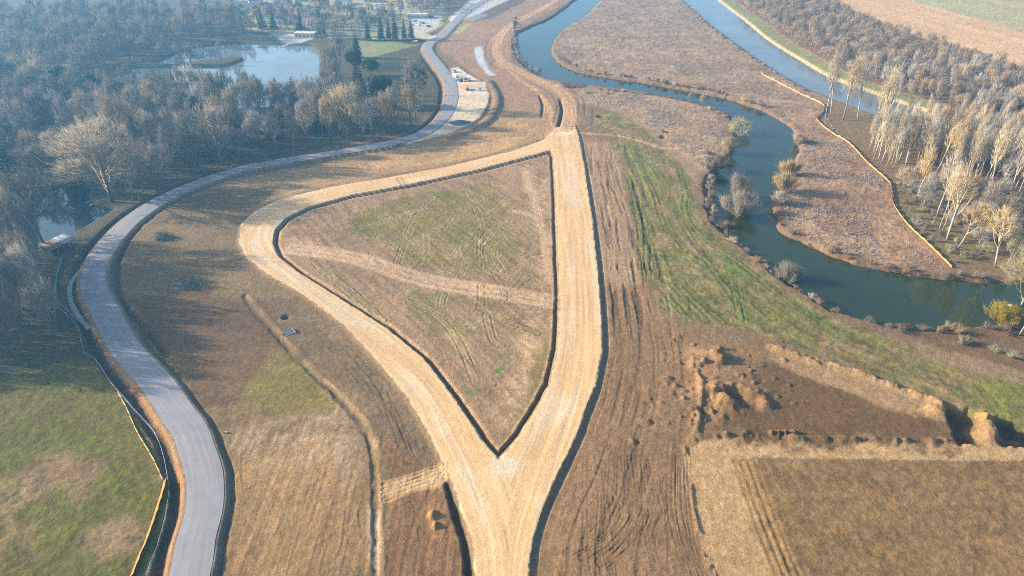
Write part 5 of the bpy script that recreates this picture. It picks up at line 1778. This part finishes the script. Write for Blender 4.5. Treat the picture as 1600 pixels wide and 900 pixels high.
house(325, 156, 4, 3.5, 2.4, 1.0, 0.2, M_orange, M_blue, 'tiny orange cabin with a pale blue roof among trees in front of the lake', name='lakeside_hut', chimney=False, nwin=2)
house(126, 106, 6, 4, 2.6, 0, 0.1, M_white, M_white, 'small white flat roofed hut left of the lake spit', True, False, 2, 'lakeside_hut')
# lime green court
cx, cyy = P(582, 7)
tag(MB().box(cx - 9, cx + 9, cyy - 8, cyy + 8, 0.02, 0.12).build('sports_court', simple_mat('green_court', (0.22, 0.36, 0.10), 0.8)), kind='structure')

# jetty on the lake
jl = PL([(438, 71), (450, 68), (460, 63)])
j = empty('jetty', (jl[0][0], jl[0][1], WATER_Z), 'thin white jetty reaching into the lake from the back shore', 'jetty')
dj = jl - jl[0]
V, F = [], []
for i, p in enumerate(dj):
    for o in (-0.9, 0.9):
        V += [(p[0], p[1] + o, 0.5), (p[0], p[1] + o, 0.65)]
for i in range(2):
    a, b = 4 * i, 4 * i + 4
    F += [(a + 1, b + 1, b + 3, a + 3), (a, a + 2, b + 2, b), (a, b, b + 1, a + 1), (a + 2, a + 3, b + 3, b + 2)]
link_mesh('deck', mesh_from_arrays('deck', V, F, M_white), j)
for p in dj:
    for o in (-0.7, 0.7):
        MB().tube([(p[0], p[1] + o, -1.5), (p[0], p[1] + o, 0.48)], [0.1, 0.1], 6).build('pile', M_wood, j)

# ------------------------------------------------------------------ vehicles
M_tyre = simple_mat('tyre_rubber', (0.03, 0.03, 0.03), 0.8)
PAINT = {k: simple_mat(k + '_paint', c, 0.35, 1.0, (0.95, 1.05), 0.0, None, 0.5) for k, c in dict(white=(0.8, 0.8, 0.8), blue=(0.06, 0.14, 0.38), black=(0.03, 0.03, 0.035), grey=(0.3, 0.31, 0.33), red=(0.45, 0.04, 0.03), silver=(0.55, 0.56, 0.58), orange=(0.75, 0.25, 0.04), green=(0.05, 0.22, 0.12)).items()}


def car(px, py, rz, paint, label, kind='car', group=None):
    x, y = P(px, py)
    z = ground_z(x, y)
    root = empty('parked_car' if kind == 'car' else 'parked_van', (x, y, z), label, kind, group, rz)
    if kind == 'car':
        L, W = 4.2, 1.75
        prof = [(-2.1, 0.3), (2.1, 0.3), (2.12, 0.8), (1.15, 0.95), (0.45, 1.45), (-1.25, 1.47), (-1.9, 1.0), (-2.12, 0.9)]
        win = [(-1.72, 1.02), (0.98, 0.99), (0.42, 1.40), (-1.22, 1.42)]
        wh, r = (1.3, -1.3), 0.32
        lamps = (2.115, 0.68)
    else:
        L, W = 5.4, 2.0
        prof = [(-2.7, 0.35), (2.7, 0.35), (2.72, 1.0), (2.1, 1.25), (1.5, 2.15), (1.2, 2.3), (-2.65, 2.3)]
        win = [(0.7, 1.3), (1.95, 1.3), (1.42, 2.05), (0.7, 2.05)]
        wh, r = (1.75, -1.75), 0.36
        lamps = (2.715, 0.78)
    MB().side_prism(prof, -W / 2, W / 2).build('body', PAINT[paint], root)
    for s in (-1, 1):
        a = s * W / 2
        MB().side_prism(win, min(a, a + s * 0.012), max(a, a + s * 0.012)).build('window', M_glass, root)
    if kind == 'car':
        MB().add([(-0.75, 1.17, 0.97), (0.75, 1.17, 0.97), (0.68, 0.49, 1.455), (-0.68, 0.49, 1.455)], [(0, 1, 2, 3)]).build('windscreen', M_glass, root)
    else:
        MB().add([(-0.85, 2.10, 1.28), (0.85, 2.10, 1.28), (0.8, 1.52, 2.15), (-0.8, 1.52, 2.15)], [(0, 1, 2, 3)]).build('windscreen', M_glass, root)
    wm = MB().wheel(0, 0, 0, r, 0.22).mesh('wheel', M_tyre)
    for sx in (-1, 1):
        for yy in wh:
            w = link_mesh('wheel', wm, root)
            w.location = (sx * (W / 2 - 0.08), yy, r)
        MB().box(sx * (W / 2 - 0.35) - 0.18, sx * (W / 2 - 0.35) + 0.18, lamps[0] - 0.03, lamps[0] + 0.02, lamps[1], lamps[1] + 0.14).build('headlight', M_white, root)
    return root


car(711.5, 122, 0.5, 'white', 'white van parked at the upper tip of the gravel yard', 'van')
car(717, 128.5, 0.9, 'blue', 'dark blue car parked next to the white van in the gravel yard')
car(709, 114, 0.6, 'grey', 'grey car half behind the white van at the tip of the gravel yard')
car(649, 66, 1.5, 'white', 'white car stopped on the village road right of the lawn spruces')
# lorry with a dark tank and white cab
x, y = P(727, 128)
lorry = empty('lorry', (x, y, ground_z(x, y)), 'lorry with a white cab and dark load in the middle of the gravel yard', 'lorry', None, -1.35)
MB().side_prism([(1.5, 0.6), (3.6, 0.6), (3.62, 1.6), (3.3, 2.7), (1.5, 2.8)], -1.2, 1.2).build('cab', PAINT['white'], lorry)
MB().add([(-1.05, 3.60, 1.72), (1.05, 3.60, 1.72), (1.0, 3.36, 2.58), (-1.0, 3.36, 2.58)], [(0, 1, 2, 3)]).build('windscreen', M_glass, lorry)
MB().box(-1.1, 1.1, -3.6, 1.45, 0.7, 0.95).build('chassis', PAINT['grey'], lorry)
MB().side_prism([(-3.6, 0.97), (1.3, 0.97), (1.3, 2.3), (-3.6, 2.4)], -1.2, 1.2).build('load_bed', PAINT['grey'], lorry)
wm = MB().wheel(0, 0, 0, 0.5, 0.35).mesh('wheel', M_tyre)
for sx in (-1, 1):
    for yy in (2.6, -1.6, -2.8):
        w = link_mesh('wheel', wm, lorry)
        w.location = (sx * 0.98, yy, 0.5)
# road roller
x, y = P(729.5, 142)
rl = empty('road_roller', (x, y, ground_z(x, y)), 'orange road roller with a canopy working in the gravel yard', 'roller', None, 0.2)
for yy in (-1.5, 1.5):
    MB().wheel(0, yy, 0.65, 0.65, 1.9, 18).build('drum', PAINT['grey'], rl)
    MB().box(-1.08, -0.97, yy - 0.6, yy + 0.6, 0.55, 1.3).box(0.97, 1.08, yy - 0.6, yy + 0.6, 0.55, 1.3).build('drum_frame', PAINT['orange'], rl)
MB().side_prism([(-2.1, 1.32), (2.1, 1.32), (2.1, 1.7), (0.6, 1.75), (0.5, 1.5), (-0.6, 1.5), (-0.7, 2.0), (-2.0, 1.9)], -0.95, 0.95).build('body', PAINT['orange'], rl)
MB().box(-0.95, 0.95, -0.8, 0.8, 2.9, 3.02).build('canopy', PAINT['orange'], rl)
for sx in (-0.85, 0.85):
    for yy in (-0.7, 0.7):
        MB().tube([(sx, yy, 1.5), (sx, yy, 2.9)], [0.05, 0.05], 5).build('canopy_post', M_wire, rl)
MB().box(-0.3, 0.3, -0.5, 0.0, 1.5, 1.75).box(-0.3, 0.3, -0.58, -0.5, 1.5, 2.2).build('seat', M_tyre, rl)
# site cabin and barrier
x, y = P(750, 143)
sc_ = empty('site_toilet', (x, y, ground_z(x, y)), 'small blue and white site toilet at the right edge of the gravel yard', 'cabin')
MB().box(-0.6, 0.6, -0.6, 0.6, 0, 2.1).build('wall', PAINT['blue'], sc_)
MB().side_prism([(-0.66, 2.12), (0.66, 2.12), (0.5, 2.32), (-0.5, 2.32)], -0.66, 0.66).build('roof', PAINT['white'], sc_)
MB().box(-0.4, 0.4, -0.64, -0.61, 0.05, 1.95).build('door', PAINT['silver'], sc_)
x, y = P(701, 119)
bar = empty('road_barrier', (x, y, 0.8), 'red and white barrier on the upper asphalt road beside the gravel yard', 'barrier', None, 0.2)
MB().box(-1.1, 1.1, -0.04, 0.04, 0.75, 1.05).build('board', PAINT['red'], bar)
for s in (-0.9, 0.9):
    MB().box(s - 0.06, s + 0.06, -0.3, 0.3, 0.0, 0.06).box(s - 0.03, s + 0.03, -0.038, 0.038, 0.06, 0.75).build('foot', M_wire, bar)
    MB().box(s * 0.45 - 0.15, s * 0.45 + 0.15, -0.06, 0.06, 0.76, 1.04).build('white_stripe', PAINT['white'], bar)
# lamp mast of the yard
x, y = P(724.5, 133)
lm_ = empty('lamp_post', (x, y, ground_z(x, y)), 'thin white mast beside the lorry in the gravel yard', 'mast')
MB().tube([(0, 0, -0.3), (0, 0, 4.5)], [0.12, 0.08], 8).build('pole', PAINT['white'], lm_)
MB().box(-0.5, 0.5, -0.12, 0.12, 4.5, 4.66).build('lamp_head', PAINT['silver'], lm_)
# gravel heap, dark
hx, hy = P(718, 194)
mbh = MB()
mbh.v, mbh.f = [], []
nr, ns = 10, 28
V = [(0, 0, 1.7)]
r_ = np.random.default_rng(5)
for i in range(1, nr + 1):
    for k in range(ns):
        q = i / nr
        rr = q * 4.2 * (1 + 0.12 * math.sin(3 * k * 6.283 / ns) + r_.uniform(-0.06, 0.06))
        V.append((rr * math.cos(6.283 * k / ns) * 1.5, rr * math.sin(6.283 * k / ns), 1.7 * (1 - q) ** 1.1 + r_.uniform(-0.08, 0.08) * (i < nr) - 0.15 * (i == nr)))
F = [(0, 1 + k, 1 + (k + 1) % ns) for k in range(ns)]
for i in range(nr - 1):
    for k in range(ns):
        a, b = 1 + i * ns + k, 1 + i * ns + (k + 1) % ns
        F += [(a, a + ns, b), (b, a + ns, b + ns)]
hp = link_mesh('gravel_heap', mesh_from_arrays('gravel_heap', V, F, simple_mat('dark_gravel', (0.12, 0.12, 0.12), 0.95, 1.5, (0.6, 1.4))))
hp.location = (hx, hy, ground_z(hx, hy))
tag(hp, 'heap of dark grey gravel at the lower end of the gravel yard', 'heap')
# car park
CARS = [(662, 25.5, 'black', 'black car'), (665.5, 25.8, 'red', 'red car'), (669, 26, 'grey', 'grey car'), (672.5, 26.4, 'black', 'second black car'), (676, 26.8, 'blue', 'dark blue car'), (679.5, 27.4, 'white', 'white car')]
for px, py, c, nm in CARS:
    car(px, py, 0.05, c, nm + ' in the back row of the car park below the purple wood', 'car', 'cars in the back row of the car park')
for px, py, c, nm in [(649, 34, 'blue', 'bright blue car at the left of the front row in the car park'), (654.5, 35.5, 'silver', 'silver car in the shade of the car park front row'), (660, 37, 'green', 'dark green car in the front row of the car park'), (653, 40, 'white', 'white car nearest to us in the car park'), (669, 42, 'black', 'black car by the car park exit')]:
    car(px, py, 0.9, c, nm, 'car', 'cars in the front rows of the car park')

# ------------------------------------------------------------------ heaps of brush and other leftovers on the earth
def brush_pile(px, py, W, H, label, n=420):
    x, y = P(px, py)
    r = np.random.default_rng(int(px))
    root = empty('brush_pile', (x, y, ground_z(x, y)), label, 'brush pile')
    e = unit(r, n)
    e[:, 2] = np.abs(e[:, 2])
    p = e * np.array([W / 2, W / 2.6, H]) * r.uniform(0.3, 1.0, (n, 1))
    d = unit(r, n)
    d[:, 2] *= 0.4
    L = r.uniform(0.6, 2.2, (n, 1))
    link_mesh('branches', mesh_from_arrays('branches', *frusta(p - d * L / 2, p + d * L / 2, 0.06, 0.03), M_twig_grey), root)
    k = 12
    q = e[:k] * np.array([W / 2.4, W / 3, H * 0.5])
    d = unit(r, k); d[:, 2] *= 0.15
    link_mesh('logs', mesh_from_arrays('logs', *frusta(q - d * 1.5, q + d * 1.5, 0.13, 0.10), M_twig_tan), root)
    v, f = [], []
    nr, ns = 6, 20
    v = [(0, 0, H * 0.6)]
    for i in range(1, nr + 1):
        for s in range(ns):
            t = i / nr
            rr = t * W / 2.1 * (1 + r.uniform(-0.12, 0.12))
            v.append((rr * math.cos(6.283 * s / ns), rr * 0.75 * math.sin(6.283 * s / ns), H * 0.6 * (1 - t) + r.uniform(-0.12, 0.12) * (i < nr) - 0.15 * (i == nr)))
    f = [(0, 1 + s, 1 + (s + 1) % ns) for s in range(ns)]
    for i in range(nr - 1):
        for s in range(ns):
            a, b = 1 + i * ns + s, 1 + i * ns + (s + 1) % ns
            f += [(a, a + ns, b), (b, a + ns, b + ns)]
    link_mesh('earth', mesh_from_arrays('earth', v, f, simple_mat('heap_earth', (0.11, 0.085, 0.06), 0.95, 1.0, (0.6, 1.4))), root)
    return root


brush_pile(255, 372, 7.5, 2.6, 'smaller dark heap of branches and earth in the left field near the road')
brush_pile(292, 444, 12.0, 3.0, 'larger dark heap of branches and earth in the middle of the left field')
brush_pile(1038, 207, 2.6, 0.8, 'small heap of sticks beside the dark trench near the river spur', 120)
brush_pile(1330, 368, 3.0, 0.8, 'small heap of pale sticks near the lower shore of the right peninsula', 90)
brush_pile(1128, 158, 6.0, 0.9, 'drift of dead branches lying in the upper river', 160)

# concrete outlet in the left earth bank
x, y = P(452, 521)
co = empty('culvert', (x, y, ground_z(x, y)), 'concrete outlet of slanted slabs and walls in the earth bank left of the sandy road', 'culvert', None, 0.72)
co.scale = (0.6, 0.6, 0.5)
MB().add([(-2.2, -1.6, 0.0), (2.2, -1.6, 0.0), (2.2, 0.2, 0.75), (-2.2, 0.2, 0.75), (-2.2, -1.6, 0.2), (2.2, -1.6, 0.2), (2.2, 0.2, 0.95), (-2.2, 0.2, 0.95)], [(0, 3, 2, 1), (4, 5, 6, 7), (0, 1, 5, 4), (1, 2, 6, 5), (2, 3, 7, 6), (3, 0, 4, 7)]).build('slab', M_concrete, co)
MB().add([(-2.2, 0.9, 0.0), (2.2, 0.9, 0.0), (2.2, 2.4, 0.7), (-2.2, 2.4, 0.7), (-2.2, 0.9, 0.2), (2.2, 0.9, 0.2), (2.2, 2.4, 0.9), (-2.2, 2.4, 0.9)], [(0, 3, 2, 1), (4, 5, 6, 7), (0, 1, 5, 4), (1, 2, 6, 5), (2, 3, 7, 6), (3, 0, 4, 7)]).build('slab', M_concrete, co)
MB().box(2.3, 2.6, -1.8, 2.6, -0.2, 1.0).build('head_wall', M_concrete, co)
MB().box(-3.2, 3.2, 0.45, 0.65, -0.1, 1.0).build('partition', M_concrete, co)
# small white block by the left field edge, a boat at the river end
x, y = P(353, 677)
st_ = MB().prism([(-0.6, -0.2), (0.5, -0.3), (0.6, 0.2), (-0.4, 0.25)], 0, 0.4).build('stone_block', M_concrete)
st_.location = (x, y, ground_z(x, y)); tag(st_, 'pale stone block lying alone at the edge of the left field', 'stone')
x, y = P(1573, 474)
bt = empty('rowing_boat', (x, y, WATER_Z + 0.02), 'small white boat moored under the tree at the right end of the river', 'boat', None, 0.2)
MB().add([(-1.8, -0.6, 0.5), (1.2, -0.65, 0.5), (2.1, 0, 0.62), (1.2, 0.65, 0.5), (-1.8, 0.6, 0.5), (-1.6, -0.4, -0.1), (1.1, -0.42, -0.1), (1.7, 0, 0.0), (1.1, 0.42, -0.1), (-1.6, 0.4, -0.1), (-1.7, -0.5, 0.5), (1.15, -0.55, 0.5), (1.9, 0, 0.6), (1.15, 0.55, 0.5), (-1.7, 0.5, 0.5), (-1.55, -0.35, 0.05), (1.05, -0.37, 0.05), (1.5, 0, 0.1), (1.05, 0.37, 0.05), (-1.55, 0.35, 0.05)],
         [(0, 5, 6, 1), (1, 6, 7, 2), (2, 7, 8, 3), (3, 8, 9, 4), (4, 9, 5, 0), (5, 9, 8, 7, 6), (0, 1, 11, 10), (1, 2, 12, 11), (2, 3, 13, 12), (3, 4, 14, 13), (4, 0, 10, 14), (10, 11, 16, 15), (11, 12, 17, 16), (12, 13, 18, 17), (13, 14, 19, 18), (14, 10, 15, 19), (15, 16, 17, 18, 19)]).build('hull', PAINT['white'], bt)
MB().box(-0.6, -0.3, -0.5, 0.5, 0.3, 0.36).build('bench', M_wood, bt)
MB().box(0.5, 0.8, -0.48, 0.48, 0.3, 0.36).build('bench', M_wood, bt)
